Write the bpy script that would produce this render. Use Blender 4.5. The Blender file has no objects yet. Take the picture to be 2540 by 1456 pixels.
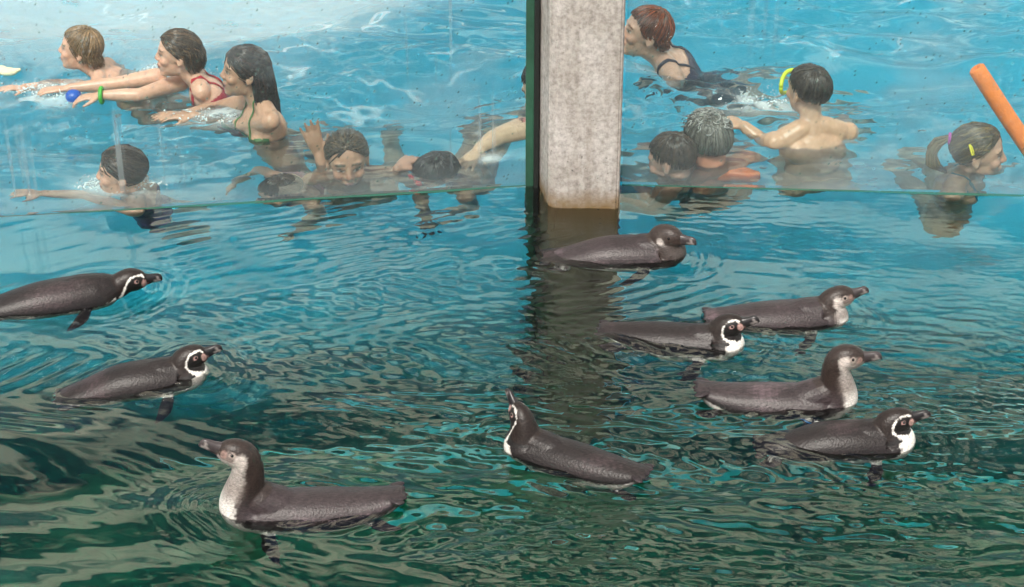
import bpy, bmesh, math, random
import numpy as np
from mathutils import Vector, Matrix, kdtree
from mathutils.bvhtree import BVHTree

S = bpy.context.scene
C = S.collection
R = math.radians

# ------------------------------------------------------------------ camera
CAM_H, PITCH, F = 3.06, 29.0, 4550.0          # metres, degrees, focal length on a 2540-wide frame
cd = bpy.data.cameras.new('camera'); cam = bpy.data.objects.new('camera', cd); C.objects.link(cam)
cam.location = (0, 0, CAM_H); cam.rotation_euler = (R(90 - PITCH), 0, 0)
cd.sensor_width = 36; cd.lens = F / 2540 * 36; cd.clip_end = 3000
S.camera = cam

# ------------------------------------------------------------------ sky and sun
SUN_EL, SUN_AZ = 54, 196                       # azimuth clockwise from +Y: behind the camera, a little to the left
w = bpy.data.worlds.new('World'); S.world = w; w.use_nodes = True
nt = w.node_tree; bg = nt.nodes['Background']; bg.inputs[1].default_value = 0.12
sky = nt.nodes.new('ShaderNodeTexSky'); sky.sky_type = 'NISHITA'; sky.sun_disc = False
sky.sun_elevation = R(SUN_EL); sky.sun_rotation = R(SUN_AZ); sky.dust_density = 2.0
wtc = nt.nodes.new('ShaderNodeTexCoord')
wno = nt.nodes.new('ShaderNodeTexNoise'); wno.inputs['Scale'].default_value = 5.5; wno.inputs['Detail'].default_value = 6
wno.inputs['Roughness'].default_value = .55; wno.inputs['Distortion'].default_value = .4
wr = nt.nodes.new('ShaderNodeValToRGB'); wr.color_ramp.elements[0].position = .49; wr.color_ramp.elements[1].position = .60
wm = nt.nodes.new('ShaderNodeMix'); wm.data_type = 'RGBA'; wm.inputs['B'].default_value = (22, 20, 15.5, 1)
wmp = nt.nodes.new('ShaderNodeMapping'); wmp.inputs['Location'].default_value = (4.11, 1.83, 2.79)
nt.links.new(wtc.outputs['Generated'], wmp.inputs[0]); nt.links.new(wmp.outputs[0], wno.inputs['Vector']); nt.links.new(wno.outputs[0], wr.inputs[0])
nt.links.new(wr.outputs[0], wm.inputs['Factor']); nt.links.new(sky.outputs[0], wm.inputs['A'])
nt.links.new(wm.outputs['Result'], bg.inputs[0])
sl = bpy.data.lights.new('sun', 'SUN'); so = bpy.data.objects.new('sun', sl); C.objects.link(so)
sl.energy = 4.0; sl.angle = R(13); sl.color = (1, .95, .87)
so.rotation_euler = (R(90 - SUN_EL), 0, R(180 - SUN_AZ))
S.view_settings.view_transform = 'Standard'; S.view_settings.look = 'None'
S.view_settings.exposure = 0.05; S.view_settings.gamma = 1
S.cycles.use_denoising = True
S.cycles.use_adaptive_sampling = True; S.cycles.adaptive_threshold = .045; S.cycles.adaptive_min_samples = 16
S.cycles.caustics_refractive = True; S.cycles.caustics_reflective = False
S.cycles.max_bounces = 10; S.cycles.transmission_bounces = 10; S.cycles.transparent_max_bounces = 16
S.cycles.diffuse_bounces = 3; S.cycles.glossy_bounces = 3
S.cycles.sample_clamp_indirect = 30; S.cycles.volume_bounces = 4; S.cycles.blur_glossy = 0.3

# ------------------------------------------------------------------ helpers
def ray(x, y):
    p = R(PITCH); dx = (x - 1270) / F; dy = (728 - y) / F
    return Vector((dx, math.cos(p) + dy * math.sin(p), -math.sin(p) + dy * math.cos(p)))
EYE = Vector((0, 0, CAM_H))
def at(x, y, z=0.0):
    d = ray(x, y); return EYE + d * ((z - CAM_H) / d.z)
def at_y(x, y, Y):
    d = ray(x, y); return EYE + d * (Y / d.y)
def at_plane(x, y, p0, n):
    d = ray(x, y); return EYE + d * ((p0 - EYE).dot(n) / d.dot(n))

def mat(name):
    m = bpy.data.materials.new(name); m.use_nodes = True; m.node_tree.nodes.clear()
    return m, m.node_tree.nodes, m.node_tree.links
def principled(name, col=(.5, .5, .5), rough=.6, attr=None, noise=None, bump=None, spec=.5, sheen=0, coat=0, sss=0):
    """noise = (scale, low, high, detail[, stretch]); bump = (scale, distance)"""
    m, n, l = mat(name)
    o = n.new('ShaderNodeOutputMaterial'); b = n.new('ShaderNodeBsdfPrincipled'); l.new(b.outputs[0], o.inputs[0])
    b.inputs['Roughness'].default_value = rough; b.inputs['Specular IOR Level'].default_value = spec
    b.inputs['Sheen Weight'].default_value = sheen; b.inputs['Coat Weight'].default_value = coat
    b.inputs['Coat Roughness'].default_value = .25
    if sss:
        b.inputs['Subsurface Weight'].default_value = sss; b.inputs['Subsurface Radius'].default_value = (.012, .005, .003)
    tc = n.new('ShaderNodeTexCoord')
    if attr:
        a = n.new('ShaderNodeVertexColor'); a.layer_name = attr; src = a.outputs[0]
    else:
        a = n.new('ShaderNodeRGB'); a.outputs[0].default_value = (*col, 1); src = a.outputs[0]
    if noise:
        no = n.new('ShaderNodeTexNoise'); no.inputs['Scale'].default_value = noise[0]; no.inputs['Detail'].default_value = noise[3]
        no.inputs['Roughness'].default_value = .65
        if len(noise) > 4:
            mp = n.new('ShaderNodeMapping'); mp.inputs['Scale'].default_value = noise[4]
            l.new(tc.outputs['Object'], mp.inputs[0]); l.new(mp.outputs[0], no.inputs['Vector'])
        else: l.new(tc.outputs['Object'], no.inputs['Vector'])
        mr = n.new('ShaderNodeMapRange'); mr.inputs[1].default_value = .3; mr.inputs[2].default_value = .7
        mr.inputs[3].default_value = noise[1]; mr.inputs[4].default_value = noise[2]; l.new(no.outputs[0], mr.inputs[0])
        vm = n.new('ShaderNodeVectorMath'); vm.operation = 'SCALE'; l.new(src, vm.inputs[0]); l.new(mr.outputs[0], vm.inputs['Scale'])
        src = vm.outputs[0]
    l.new(src, b.inputs['Base Color'])
    if bump:
        nb = n.new('ShaderNodeTexNoise'); nb.inputs['Scale'].default_value = bump[0]; nb.inputs['Detail'].default_value = 4
        l.new(tc.outputs['Object'], nb.inputs['Vector'])
        bu = n.new('ShaderNodeBump'); bu.inputs['Distance'].default_value = bump[1]; bu.inputs['Strength'].default_value = 1
        l.new(nb.outputs[0], bu.inputs['Height']); l.new(bu.outputs[0], b.inputs['Normal'])
    return m

def tag(o, label=None, cat=None, group=None, kind=None):
    for k, v in (('label', label), ('category', cat), ('group', group), ('kind', kind)):
        if v: o[k] = v
    return o
def mesh_from(name, v, f, m=None, smooth=True, parent=None, col=None):
    me = bpy.data.meshes.new(name)
    v = np.asarray(v, dtype=np.float64)
    if parent is not None: v = v - np.array(parent.location)
    me.from_pydata(v.tolist(), [], [tuple(int(i) for i in q) for q in f])
    if smooth: me.polygons.foreach_set('use_smooth', np.ones(len(me.polygons), dtype=bool))
    if col is not None:
        a = me.color_attributes.new('col', 'FLOAT_COLOR', 'POINT')
        a.data.foreach_set('color', np.concatenate([col, np.ones((len(col), 1))], 1).astype(np.float32).ravel())
    o = bpy.data.objects.new(name, me); C.objects.link(o)
    if m: me.materials.append(m)
    if parent is not None: o.parent = parent
    return o
def empty(name, loc):
    o = bpy.data.objects.new(name, None); o.empty_display_size = .1; C.objects.link(o); o.location = loc; return o

class MB:
    """collects shapes as numpy verts and faces"""
    def __init__(s): s.v = []; s.f = []; s.n = 0; s.c = []
    def add(s, v, f, c=None):
        v = np.asarray(v, float); s.v.append(v); s.f += [[i + s.n for i in q] for q in f]; s.n += len(v)
        s.c.append(np.tile(np.array(c if c is not None else (1, 1, 1), float), (len(v), 1)) if (c is None or np.ndim(c) == 1) else np.asarray(c, float))
        return s
    def rings(s, P, closed_ends=True, c=None):
        P = np.asarray(P, float); n, k = P.shape[:2]
        f = [[i * k + j, i * k + (j + 1) % k, (i + 1) * k + (j + 1) % k, (i + 1) * k + j] for i in range(n - 1) for j in range(k)]
        if closed_ends: f += [list(range(k))[::-1], [(n - 1) * k + j for j in range(k)]]
        cc = None
        if c is not None: cc = c if np.ndim(c) == 1 else np.repeat(np.asarray(c, float), k, 0)
        return s.add(P.reshape(-1, 3), f, cc)
    def ellipsoid(s, c, r, M=None, nu=20, nv=14, col=None):
        th = np.linspace(.0, math.pi, nv + 1)[1:-1]; ph = np.linspace(0, 2 * math.pi, nu, endpoint=False)
        P = np.stack([np.sin(th)[:, None] * np.cos(ph)[None], np.sin(th)[:, None] * np.sin(ph)[None], np.repeat(np.cos(th)[:, None], nu, 1)], -1)
        top, bot = np.array([[0, 0, 1.]]), np.array([[0, 0, -1.]])
        V = np.vstack([P.reshape(-1, 3), top, bot]) * np.array(r)
        if M is not None: V = V @ np.array(M.to_3x3()).T
        V = V + np.array(c); k = nu; n = nv - 1
        f = [[i * k + j, (i + 1) * k + j, (i + 1) * k + (j + 1) % k, i * k + (j + 1) % k] for i in range(n - 1) for j in range(k)]
        f += [[n * k, j, (j + 1) % k] for j in range(k)] + [[n * k + 1, (n - 1) * k + (j + 1) % k, (n - 1) * k + j] for j in range(k)]
        return s.add(V, f, col)
    def tube(s, pts, rad, k=10, flat=None, c=None, caps=True):
        """rounded tube through pts with radii; flat=(vector, ratio) squashes along that vector"""
        P = [Vector(p) for p in pts]; rad = list(rad) if np.ndim(rad) else [rad] * len(P)
        if caps:
            d0 = (P[0] - P[1]).normalized(); d1 = (P[-1] - P[-2]).normalized()
            P = [P[0] + d0 * rad[0] * .95, P[0] + d0 * rad[0] * .7] + P + [P[-1] + d1 * rad[-1] * .7, P[-1] + d1 * rad[-1] * .95]
            rad = [rad[0] * .3, rad[0] * .72] + rad + [rad[-1] * .72, rad[-1] * .3]
            if c is not None and np.ndim(c) == 2: c = [c[0], c[0]] + list(c) + [c[-1], c[-1]]
        ring = []; side = None
        for i, p in enumerate(P):
            t = (P[min(i + 1, len(P) - 1)] - P[max(i - 1, 0)]).normalized()
            if side is None:
                side = t.cross(Vector((0, 0, 1)));
                if side.length < .1: side = t.cross(Vector((0, 1, 0)))
            side = (side - t * side.dot(t)).normalized(); up = side.cross(t)
            q = []
            for j in range(k):
                a = 2 * math.pi * j / k; v = (side * math.cos(a) + up * math.sin(a)) * rad[i]
                if flat: fv = Vector(flat[0]).normalized(); v = v - fv * v.dot(fv) * (1 - flat[1])
                q.append(p + v)
            ring.append(q)
        return s.rings([[tuple(v) for v in q] for q in ring], True, c)
    def arrays(s): return np.vstack(s.v), s.f
    def build(s, name, m, parent=None, smooth=True, colors=False):
        v, f = s.arrays()
        return mesh_from(name, v, f, m, smooth, parent, np.vstack(s.c) if colors else None)

def fused(mb, voxel, smooth_iter=2, smooth_f=.5):
    """one continuous skin over all shapes in mb: verts (world), faces"""
    v, f = mb.arrays()
    o = mesh_from('tmp', v, f)
    md = o.modifiers.new('r', 'REMESH'); md.mode = 'VOXEL'; md.voxel_size = voxel
    if smooth_iter:
        ms = o.modifiers.new('s', 'SMOOTH'); ms.iterations = smooth_iter; ms.factor = smooth_f
    dg = bpy.context.evaluated_depsgraph_get(); dg.update()
    me = bpy.data.meshes.new_from_object(o.evaluated_get(dg))
    n = len(me.vertices); V = np.empty(n * 3); me.vertices.foreach_get('co', V); V = V.reshape(-1, 3)
    Fc = [tuple(p.vertices) for p in me.polygons]
    old = o.data; bpy.data.objects.remove(o); bpy.data.meshes.remove(old); bpy.data.meshes.remove(me)
    return V, Fc

def sm(a, b, x):
    t = np.clip((x - a) / (b - a), 0, 1); return t * t * (3 - 2 * t)
def mixc(c0, c1, t):
    return c0 * (1 - t[:, None]) + np.array(c1)[None] * t[:, None]
def hnoise(p, f, seed=0):
    """cheap smooth 3-D noise from a few sines, about -1..1"""
    r = np.random.RandomState(seed); out = 0
    for i in range(5):
        k = r.randn(3); k = k / np.linalg.norm(k) * f * (.7 + .8 * r.rand()); out = out + np.sin(p @ k + r.rand() * 6.28)
    return out / 3.0

_TAB = np.random.RandomState(77).rand(256, 256)
def vnoise(x, y, seed=0):
    x = x + seed * 17.31; y = y + seed * 9.73; xi, yi = np.floor(x).astype(int), np.floor(y).astype(int); fx, fy = x - xi, y - yi
    fx, fy = fx * fx * (3 - 2 * fx), fy * fy * (3 - 2 * fy); g = lambda a, b: _TAB[(xi + a) & 255, (yi + b) & 255]
    return (g(0, 0) * (1 - fx) + g(1, 0) * fx) * (1 - fy) + (g(0, 1) * (1 - fx) + g(1, 1) * fx) * fy
def fbm(x, y, oct=5, seed=0, gain=.55):
    t, a, n = 0, 1.0, 0
    for i in range(oct): t = t + a * vnoise(x * 2 ** i, y * 2 ** i, seed + i * 3); n += a; a *= gain
    return t / n

# ------------------------------------------------------------------ where the glass stands
def yg(X):
    X = np.asarray(X, float)
    return np.where(X < .26, 6.412 + .1378 * np.minimum(X - .26, 0), 6.40 - .06 * (X - .26))
DEEP = 2.1
M_floor_p = principled('green_painted_concrete', (.060, .165, .085), .8, noise=(2.5, .6, 1.5, 6))
M_floor_s = principled('pale_blue_pool_lining', (.35, .78, .90), .6, noise=(1.2, .9, 1.08, 3))
M_conc_s = principled('deck_concrete', (.38, .36, .33), .8, noise=(6, .8, 1.15, 6))
M_grass = principled('grass', (.06, .11, .03), .9, noise=(3, .7, 1.3, 6))
M_wall_p = principled('dark_wet_concrete', (.10, .13, .10), .7, noise=(4, .6, 1.4, 6))

def box(name, a, b, m, parent=None):
    x0, y0, z0 = a; x1, y1, z1 = b
    v = [(x0, y0, z0), (x1, y0, z0), (x1, y1, z0), (x0, y1, z0), (x0, y0, z1), (x1, y0, z1), (x1, y1, z1), (x0, y1, z1)]
    return mesh_from(name, v, [(0, 3, 2, 1), (4, 5, 6, 7), (0, 1, 5, 4), (1, 2, 6, 5), (2, 3, 7, 6), (3, 0, 4, 7)], m, False, parent)

# ------------------------------------------------------------------ setting
def setting():
    st = lambda o: tag(o, kind='structure')
    st(box('penguin_pool_floor', (-6, -1.2, -DEEP - .3), (6, 6.15, -DEEP), M_floor_p))
    st(box('swimming_pool_floor', (-12, 6.16, -DEEP - .3), (12, 26, -DEEP + .01), M_floor_s))
    st(box('penguin_pool_wall', (-6.3, -1.2, -DEEP - .3), (-5.05, 5.6, .3), M_wall_p))
    st(box('penguin_pool_wall', (5.05, -1.2, -DEEP - .3), (6.3, 5.95, .3), M_wall_p))
    st(box('penguin_pool_wall', (-6.3, -1.6, -DEEP - .3), (6.3, -1.21, .3), M_wall_p))
    st(box('swimming_pool_wall', (-12.4, 5.7, -DEEP - .3), (-11.95, 26.4, .12), M_floor_s))
    st(box('swimming_pool_wall', (11.95, 6.0, -DEEP - .3), (12.4, 26.4, .12), M_floor_s))
    st(box('swimming_pool_wall', (-11.94, 25.95, -DEEP - .3), (11.94, 26.4, .12), M_floor_s))
    # deck and lawn round both pools, one sheet with a hole
    v = [(-500, -500, .10), (500, -500, .10), (500, 900, .10), (-500, 900, .10), (-12.4, -1.6, .10), (12.4, -1.6, .10), (12.4, 26.4, .10), (-12.4, 26.4, .10)]
    st(mesh_from('ground', v, [(0, 1, 5, 4), (1, 2, 6, 5), (2, 3, 7, 6), (3, 0, 4, 7)], M_grass, False))
setting()

# ------------------------------------------------------------------ water
PENG_SPOTS = []   # filled below: (x, y, heading, strength)
def waves(X, Y, amp, lmin, lmax, n, spread, ang0, seed, warp=1.5):
    r = np.random.RandomState(seed); Z = np.zeros_like(X)
    for i in range(n):
        lam = lmin * (lmax / lmin) ** r.rand(); a = ang0 + spread * r.randn(); k = 2 * math.pi / lam; ph = r.rand() * 6.28
        Z += amp * (lam / lmax) * np.sin(k * (X * math.cos(a) + Y * math.sin(a)) + ph + warp * np.sin(X * 2.3 * r.rand() + Y * 1.9 * r.rand() + ph) + warp * .7 * np.sin(Y * 4.1 * r.rand() - X * 3.0 * r.rand() + 2 * ph))
    return Z
def patches(X, Y, f, seed):
    r = np.random.RandomState(seed); Z = np.zeros_like(X)
    for i in range(8):
        a = r.rand() * 6.28; k = f * (.5 + r.rand())
        Z += np.sin(k * (X * math.cos(a) + Y * math.sin(a)) + r.rand() * 6.28 + 1.2 * np.sin(k * .7 * (X * math.sin(a) - Y * math.cos(a)) + i))
    return np.clip(.5 + Z / 5, 0, 1)

def water_mat(name, absorb, dens, fres, foam=False, scatter=None):
    m, n, l = mat(name); o = n.new('ShaderNodeOutputMaterial')
    rf = n.new('ShaderNodeBsdfRefraction'); rf.inputs['IOR'].default_value = 1.33; rf.inputs['Roughness'].default_value = 0
    gl = n.new('ShaderNodeBsdfGlossy'); gl.inputs['Roughness'].default_value = 0
    fr = n.new('ShaderNodeFresnel'); fr.inputs['IOR'].default_value = fres
    top = n.new('ShaderNodeMixShader'); l.new(fr.outputs[0], top.inputs[0]); l.new(rf.outputs[0], top.inputs[1]); l.new(gl.outputs[0], top.inputs[2])
    if foam:
        va = n.new('ShaderNodeVertexColor'); va.layer_name = 'col'
        df = n.new('ShaderNodeBsdfDiffuse'); df.inputs[0].default_value = (.80, .86, .88, 1)
        t2 = n.new('ShaderNodeMixShader'); l.new(va.outputs[0], t2.inputs[0]); l.new(top.outputs[0], t2.inputs[1]); l.new(df.outputs[0], t2.inputs[2]); top = t2
    tr = n.new('ShaderNodeBsdfTransparent')
    ge = n.new('ShaderNodeNewGeometry'); sx = n.new('ShaderNodeSeparateXYZ'); l.new(ge.outputs['True Normal'], sx.inputs[0])
    ab = n.new('ShaderNodeMath'); ab.operation = 'ABSOLUTE'; l.new(sx.outputs[2], ab.inputs[0])
    gt = n.new('ShaderNodeMath'); gt.operation = 'GREATER_THAN'; gt.inputs[1].default_value = .15; l.new(ab.outputs[0], gt.inputs[0])
    mm = n.new('ShaderNodeMixShader'); l.new(gt.outputs[0], mm.inputs[0]); l.new(tr.outputs[0], mm.inputs[1]); l.new(top.outputs[0], mm.inputs[2])
    l.new(mm.outputs[0], o.inputs[0])
    v = n.new('ShaderNodeVolumeAbsorption'); v.inputs['Color'].default_value = (*absorb, 1); v.inputs['Density'].default_value = dens
    if scatter:
        vs = n.new('ShaderNodeVolumeScatter'); vs.inputs['Color'].default_value = (*scatter[:3], 1); vs.inputs['Density'].default_value = scatter[3]; vs.inputs['Anisotropy'].default_value = .3
        ad = n.new('ShaderNodeAddShader'); l.new(v.outputs[0], ad.inputs[0]); l.new(vs.outputs[0], ad.inputs[1]); l.new(ad.outputs[0], o.inputs['Volume'])
    else: l.new(v.outputs[0], o.inputs['Volume'])
    return m
def water(name, xs, ts, y0f, y1f, zf, depth, m, colf=None):
    X = np.repeat(xs[None, :], len(ts), 0); y0 = y0f(xs); y1 = y1f(xs)
    Y = y0[None, :] + (y1 - y0)[None, :] * ts[:, None]; Z = zf(X, Y); nr, nc = X.shape
    v = np.stack([X, Y, Z], -1).reshape(-1, 3); idx = np.arange(nr * nc).reshape(nr, nc)
    f = np.stack([idx[:-1, :-1], idx[:-1, 1:], idx[1:, 1:], idx[1:, :-1]], -1).reshape(-1, 4).tolist()
    ring = list(idx[0, :]) + list(idx[1:, -1]) + list(idx[-1, -2::-1]) + list(idx[-2:0:-1, 0])
    n = len(ring); a = len(v); b = a + n; low = v[ring].copy(); low[:, 2] = -depth
    V = np.vstack([v, v[ring], low])
    f += [(a + (i + 1) % n, a + i, b + i, b + (i + 1) % n) for i in range(n)] + [tuple(b + i for i in range(n))[::-1]]
    col = None
    if colf is not None:
        c = np.zeros(len(V)); c[:nr * nc] = colf(X, Y).ravel(); col = np.repeat(c[:, None], 3, 1)
    return mesh_from(name, V, f, m, True, None, col)     # smooth everywhere, so that light enters and leaves one and the same medium

def pen_height(X, Y):
    calm = sm(-.9, .5, X + .25 * (Y - 4.6))                     # quieter in the near left corner
    Z = waves(X, Y, .0078, .25, 1.1, 16, .35, 1.40, 3) * (1 - .62 * sm(4.5, 5.7, Y))
    m1 = patches(X, Y, 3.2, 5); m2 = .25 + .75 * patches(X, Y, 6.0, 6)
    far = 1 - .80 * sm(4.7, 5.8, Y)
    Z += (.25 + .75 * calm) * far * m1 * waves(X, Y, .0012, .05, .16, 26, .28, 1.45, 8, 2.0)
    Z += (.10 + .90 * calm) * far * m2 * waves(X, Y, .00050, .020, .050, 34, .34, 1.45, 9, 2.2)
    for (x, y, hd, amp) in PENG_SPOTS:
        dx, dy = X - x, Y - y
        r = np.hypot(dx, dy * 1.0) + 1e-6
        front = .35 + .65 * np.clip((dx * math.cos(hd) + dy * math.sin(hd)) / r, 0, 1)
        rr = r - .02 * np.sin(3 * np.arctan2(dy, dx) + x * 9)
        Z += amp * front * (.0009 * np.cos(2 * math.pi * rr / .030) * np.exp(-((rr - .13) / .10) ** 2) + .0010 * np.cos(2 * math.pi * rr / .075) * np.exp(-((rr - .16) / .13) ** 2))
        u = -(dx * math.cos(hd) + dy * math.sin(hd)); s = -dx * math.sin(hd) + dy * math.cos(hd)   # wake behind
        wk = np.exp(-((np.abs(s) - .30 * u) / (.03 + .10 * np.abs(u))) ** 2) * np.exp(-u / .9) * (u > 0)
        Z += amp * .0042 * wk * np.cos(2 * math.pi * (u * .5 + np.abs(s)) / .075)
    return Z
def swim_height(X, Y):
    g = sm(0, .5, Y - yg(X))
    Z = waves(X, Y, .019, .45, 1.7, 14, .38, 1.70, 21, 1.0) * (.35 + .65 * g)
    Z += patches(X, Y, 2.2, 22) * waves(X, Y, .0046, .16, .5, 26, .42, 1.6, 23, 1.6)
    Z += patches(X, Y, 3.5, 24) * waves(X, Y, .0030, .06, .16, 24, .5, 1.55, 25, 2.0)
    Z += patches(X, Y, 5, 27) * waves(X, Y, .00045, .03, .07, 18, .5, 1.55, 28, 2.0)
    return Z * np.clip(.14 + (Y - yg(X)) / .9, .14, 1) + .004
def swim_foam(X, Y):
    # broken white water thrown up by the wave machine, beyond the three children on the left
    wx = X + .25 * fbm(X * 2, Y * 2, 3, 40); wy = Y + .25 * fbm(X * 2, Y * 2, 3, 41)
    f = sm(-.1, 1.0, (wy - 7.60) * .9 - (wx + 1.0) * .50 - .25 * np.sin(X * 2.2 + 1)) * sm(2.2, -.4, X - .15 * (Y - 8))
    n1 = fbm(wx * 5, wy * 9, 6, 42, .62); n2 = fbm(wx * 11, wy * 16, 5, 43, .6)
    a = f * sm(.30, .62, .55 * n1 + .30 * n2 + .28 * f)
    # thin scum lines and bubbles left behind
    k = np.abs(fbm(wx * 1.6, wy * 3.2, 4, 46) - .5); lines = sm(.016, .0, k) * sm(.5, .68, fbm(wx * 2, wy * 3, 3, 48)) * .35
    b = 0
    for (px, py, r) in FOAM_SPOTS:
        c = at(px, py); b = np.maximum(b, np.exp(-(((X - c.x) / r) ** 2 + ((Y - c.y) / (r * .6)) ** 2)) * sm(.40, .62, n2 + .1))
    return np.clip(.34 * a + .8 * lines + .7 * b, 0, .85)
FOAM_SPOTS = [(470, 210, .12), (400, 195, .10), (130, 230, .16), (290, 466, .14), (1880, 262, .16), (560, 292, .12), (1640, 175, .12), (1210, 396, .06), (2010, 352, .14)]

def build_water():
    ar = lambda a, b, s: np.arange(a, b, s)
    xs = np.concatenate([ar(-5.04, -2.35, .12), ar(-2.35, 2.35, .0068), ar(2.35, 5.05, .12)])
    t = np.concatenate([np.linspace(0, .56, 24)[:-1], np.linspace(.56, 1, 500)])
    o = water('penguin_pool_water', xs, t, lambda x: x * 0 - 1.2, lambda x: yg(x) - .014, pen_height, DEEP + .1,
              water_mat('penguin_water', (.05, .755, .725), .78, 1.58))
    tag(o, kind='structure')
    xs = np.concatenate([ar(-11.9, -3, .2), ar(-3, 3, .011), ar(3, 11.95, .2)])
    t = np.concatenate([np.linspace(0, .20, 350)[:-1], np.linspace(.20, 1, 120)])
    o = water('swimming_pool_water', xs, t, lambda x: yg(x) + .014, lambda x: x * 0 + 25.96, swim_height, DEEP + .1,
              water_mat('swimming_water', (.08, .87, .96), .48, 1.38, True, (.22, .95, 1.0, .22)), swim_foam)
    tag(o, kind='structure')

# ------------------------------------------------------------------ pillar, mullion, glass
def build_wall():
    m, n, l = mat('weathered_concrete'); o = n.new('ShaderNodeOutputMaterial'); b = n.new('ShaderNodeBsdfPrincipled'); l.new(b.outputs[0], o.inputs[0])
    b.inputs['Roughness'].default_value = .85
    tc = n.new('ShaderNodeTexCoord')
    def noise(sc, det, rough=.6, stretch=None):
        q = n.new('ShaderNodeTexNoise'); q.inputs['Scale'].default_value = sc; q.inputs['Detail'].default_value = det; q.inputs['Roughness'].default_value = rough
        if stretch:
            mp = n.new('ShaderNodeMapping'); mp.inputs['Scale'].default_value = stretch; l.new(tc.outputs['Object'], mp.inputs[0]); l.new(mp.outputs[0], q.inputs['Vector'])
        else: l.new(tc.outputs['Object'], q.inputs['Vector'])
        return q.outputs[0]
    def ramp(src, stops):
        r = n.new('ShaderNodeValToRGB'); e = r.color_ramp.elements
        e[0].position, e[0].color = stops[0][0], (*stops[0][1], 1); e[1].position, e[1].color = stops[1][0], (*stops[1][1], 1)
        for p, c in stops[2:]: q = e.new(p); q.color = (*c, 1)
        l.new(src, r.inputs[0]); return r.outputs[0]
    def mixn(fac, a, bb, mode='MIX'):
        q = n.new('ShaderNodeMix'); q.data_type = 'RGBA'; q.blend_type = mode
        if isinstance(fac, float): q.inputs['Factor'].default_value = fac
        else: l.new(fac, q.inputs['Factor'])
        l.new(a, q.inputs['A'])
        if isinstance(bb, tuple): q.inputs['B'].default_value = (*bb, 1)
        else: l.new(bb, q.inputs['B'])
        return q.outputs['Result']
    base = ramp(noise(44, 6, .7), [(.33, (.31, .285, .27)), (.60, (.58, .545, .525))])
    big = ramp(noise(5, 4), [(.36, (.80, .77, .74)), (.60, (1.05, 1.04, 1.04))])
    col = mixn(1.0, base, big, 'MULTIPLY')
    streak = ramp(noise(9, 5, .6, (2.5, 2.5, .12)), [(.42, (1, 1, 1)), (.72, (.66, .62, .58))])
    col = mixn(.8, col, streak, 'MULTIPLY')
    # algae and rust-brown tide mark just above the water, dark wet stone below it
    sep = n.new('ShaderNodeSeparateXYZ'); l.new(tc.outputs['Object'], sep.inputs[0])
    nz = n.new('ShaderNodeMath'); nz.operation = 'MULTIPLY_ADD'; nz.inputs[1].default_value = .10; l.new(noise(16, 4), nz.inputs[0]); l.new(sep.outputs[2], nz.inputs[2])
    tide = ramp(nz.outputs[0], [(.050, (1, 1, 1)), (.135, (0, 0, 0))])
    col = mixn(tide, col, (.20, .125, .055))
    spots = ramp(noise(60, 2, .5), [(.70, (0, 0, 0)), (.74, (1, 1, 1))])
    low = ramp(sep.outputs[2], [(.0, (1, 1, 1)), (.30, (.35, .35, .35))])
    sp = n.new('ShaderNodeMath'); sp.operation = 'MULTIPLY'; l.new(spots, sp.inputs[0]); l.new(low, sp.inputs[1])
    col = mixn(sp.outputs[0], col, (.05, .04, .035))
    l.new(col, b.inputs['Base Color'])
    bu = n.new('ShaderNodeBump'); bu.inputs['Distance'].default_value = .003; bu.inputs['Strength'].default_value = .8; l.new(noise(70, 6, .7), bu.inputs['Height']); l.new(bu.outputs[0], b.inputs['Normal'])
    # plan of the pillar, splayed to the glass, front left edge chamfered
    plan = [(.163, 6.180), (.394, 6.180), (.402, 6.188), (.416, 6.395), (.100, 6.395), (.136, 6.200)]
    zs = [-DEEP - .2, -1.2, -.4, 0, .4, 1.0, 1.9]; V = [(x, y, z) for z in zs for x, y in plan]; k = len(plan)
    Fc = [(i * k + j, i * k + (j + 1) % k, (i + 1) * k + (j + 1) % k, (i + 1) * k + j) for i in range(len(zs) - 1) for j in range(k)] + [tuple(range(k))[::-1], tuple((len(zs) - 1) * k + j for j in range(k))]
    bm = bmesh.new(); vs = [bm.verts.new(v) for v in V]; [bm.faces.new([vs[i] for i in q]) for q in Fc]
    bm.normal_update()
    ed = [e for e in bm.edges if abs(e.verts[0].co.z - e.verts[1].co.z) > .05]
    bmesh.ops.bevel(bm, geom=ed, offset=.006, segments=2, affect='EDGES')
    me = bpy.data.meshes.new('concrete_pillar'); bm.to_mesh(me); bm.free(); me.materials.append(m)
    o = bpy.data.objects.new('concrete_pillar', me); C.objects.link(o)
    tag(o, 'weathered grey concrete pillar standing in the water between the two glass panes', 'pillar')

    # glass panes with water marks, drops and a film of dirt near the waterline
    m, n, l = mat('wet_glass'); o = n.new('ShaderNodeOutputMaterial'); tc = n.new('ShaderNodeTexCoord')
    tr = n.new('ShaderNodeBsdfTransparent'); tr.inputs[0].default_value = (.93, .97, .965, 1)
    gl = n.new('ShaderNodeBsdfGlossy'); gl.inputs['Roughness'].default_value = 0
    fr = n.new('ShaderNodeFresnel'); fr.inputs['IOR'].default_value = 1.30
    geo = n.new('ShaderNodeNewGeometry'); inv = n.new('ShaderNodeMath'); inv.operation = 'SUBTRACT'; inv.inputs[0].default_value = 1; l.new(geo.outputs['Backfacing'], inv.inputs[1])
    ff = n.new('ShaderNodeMath'); ff.operation = 'MULTIPLY'; l.new(fr.outputs[0], ff.inputs[0]); l.new(inv.outputs[0], ff.inputs[1])   # thin sheet: one mirror image, from the outer face
    mx = n.new('ShaderNodeMixShader'); l.new(ff.outputs[0], mx.inputs[0]); l.new(tr.outputs[0], mx.inputs[1]); l.new(gl.outputs[0], mx.inputs[2])
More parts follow.
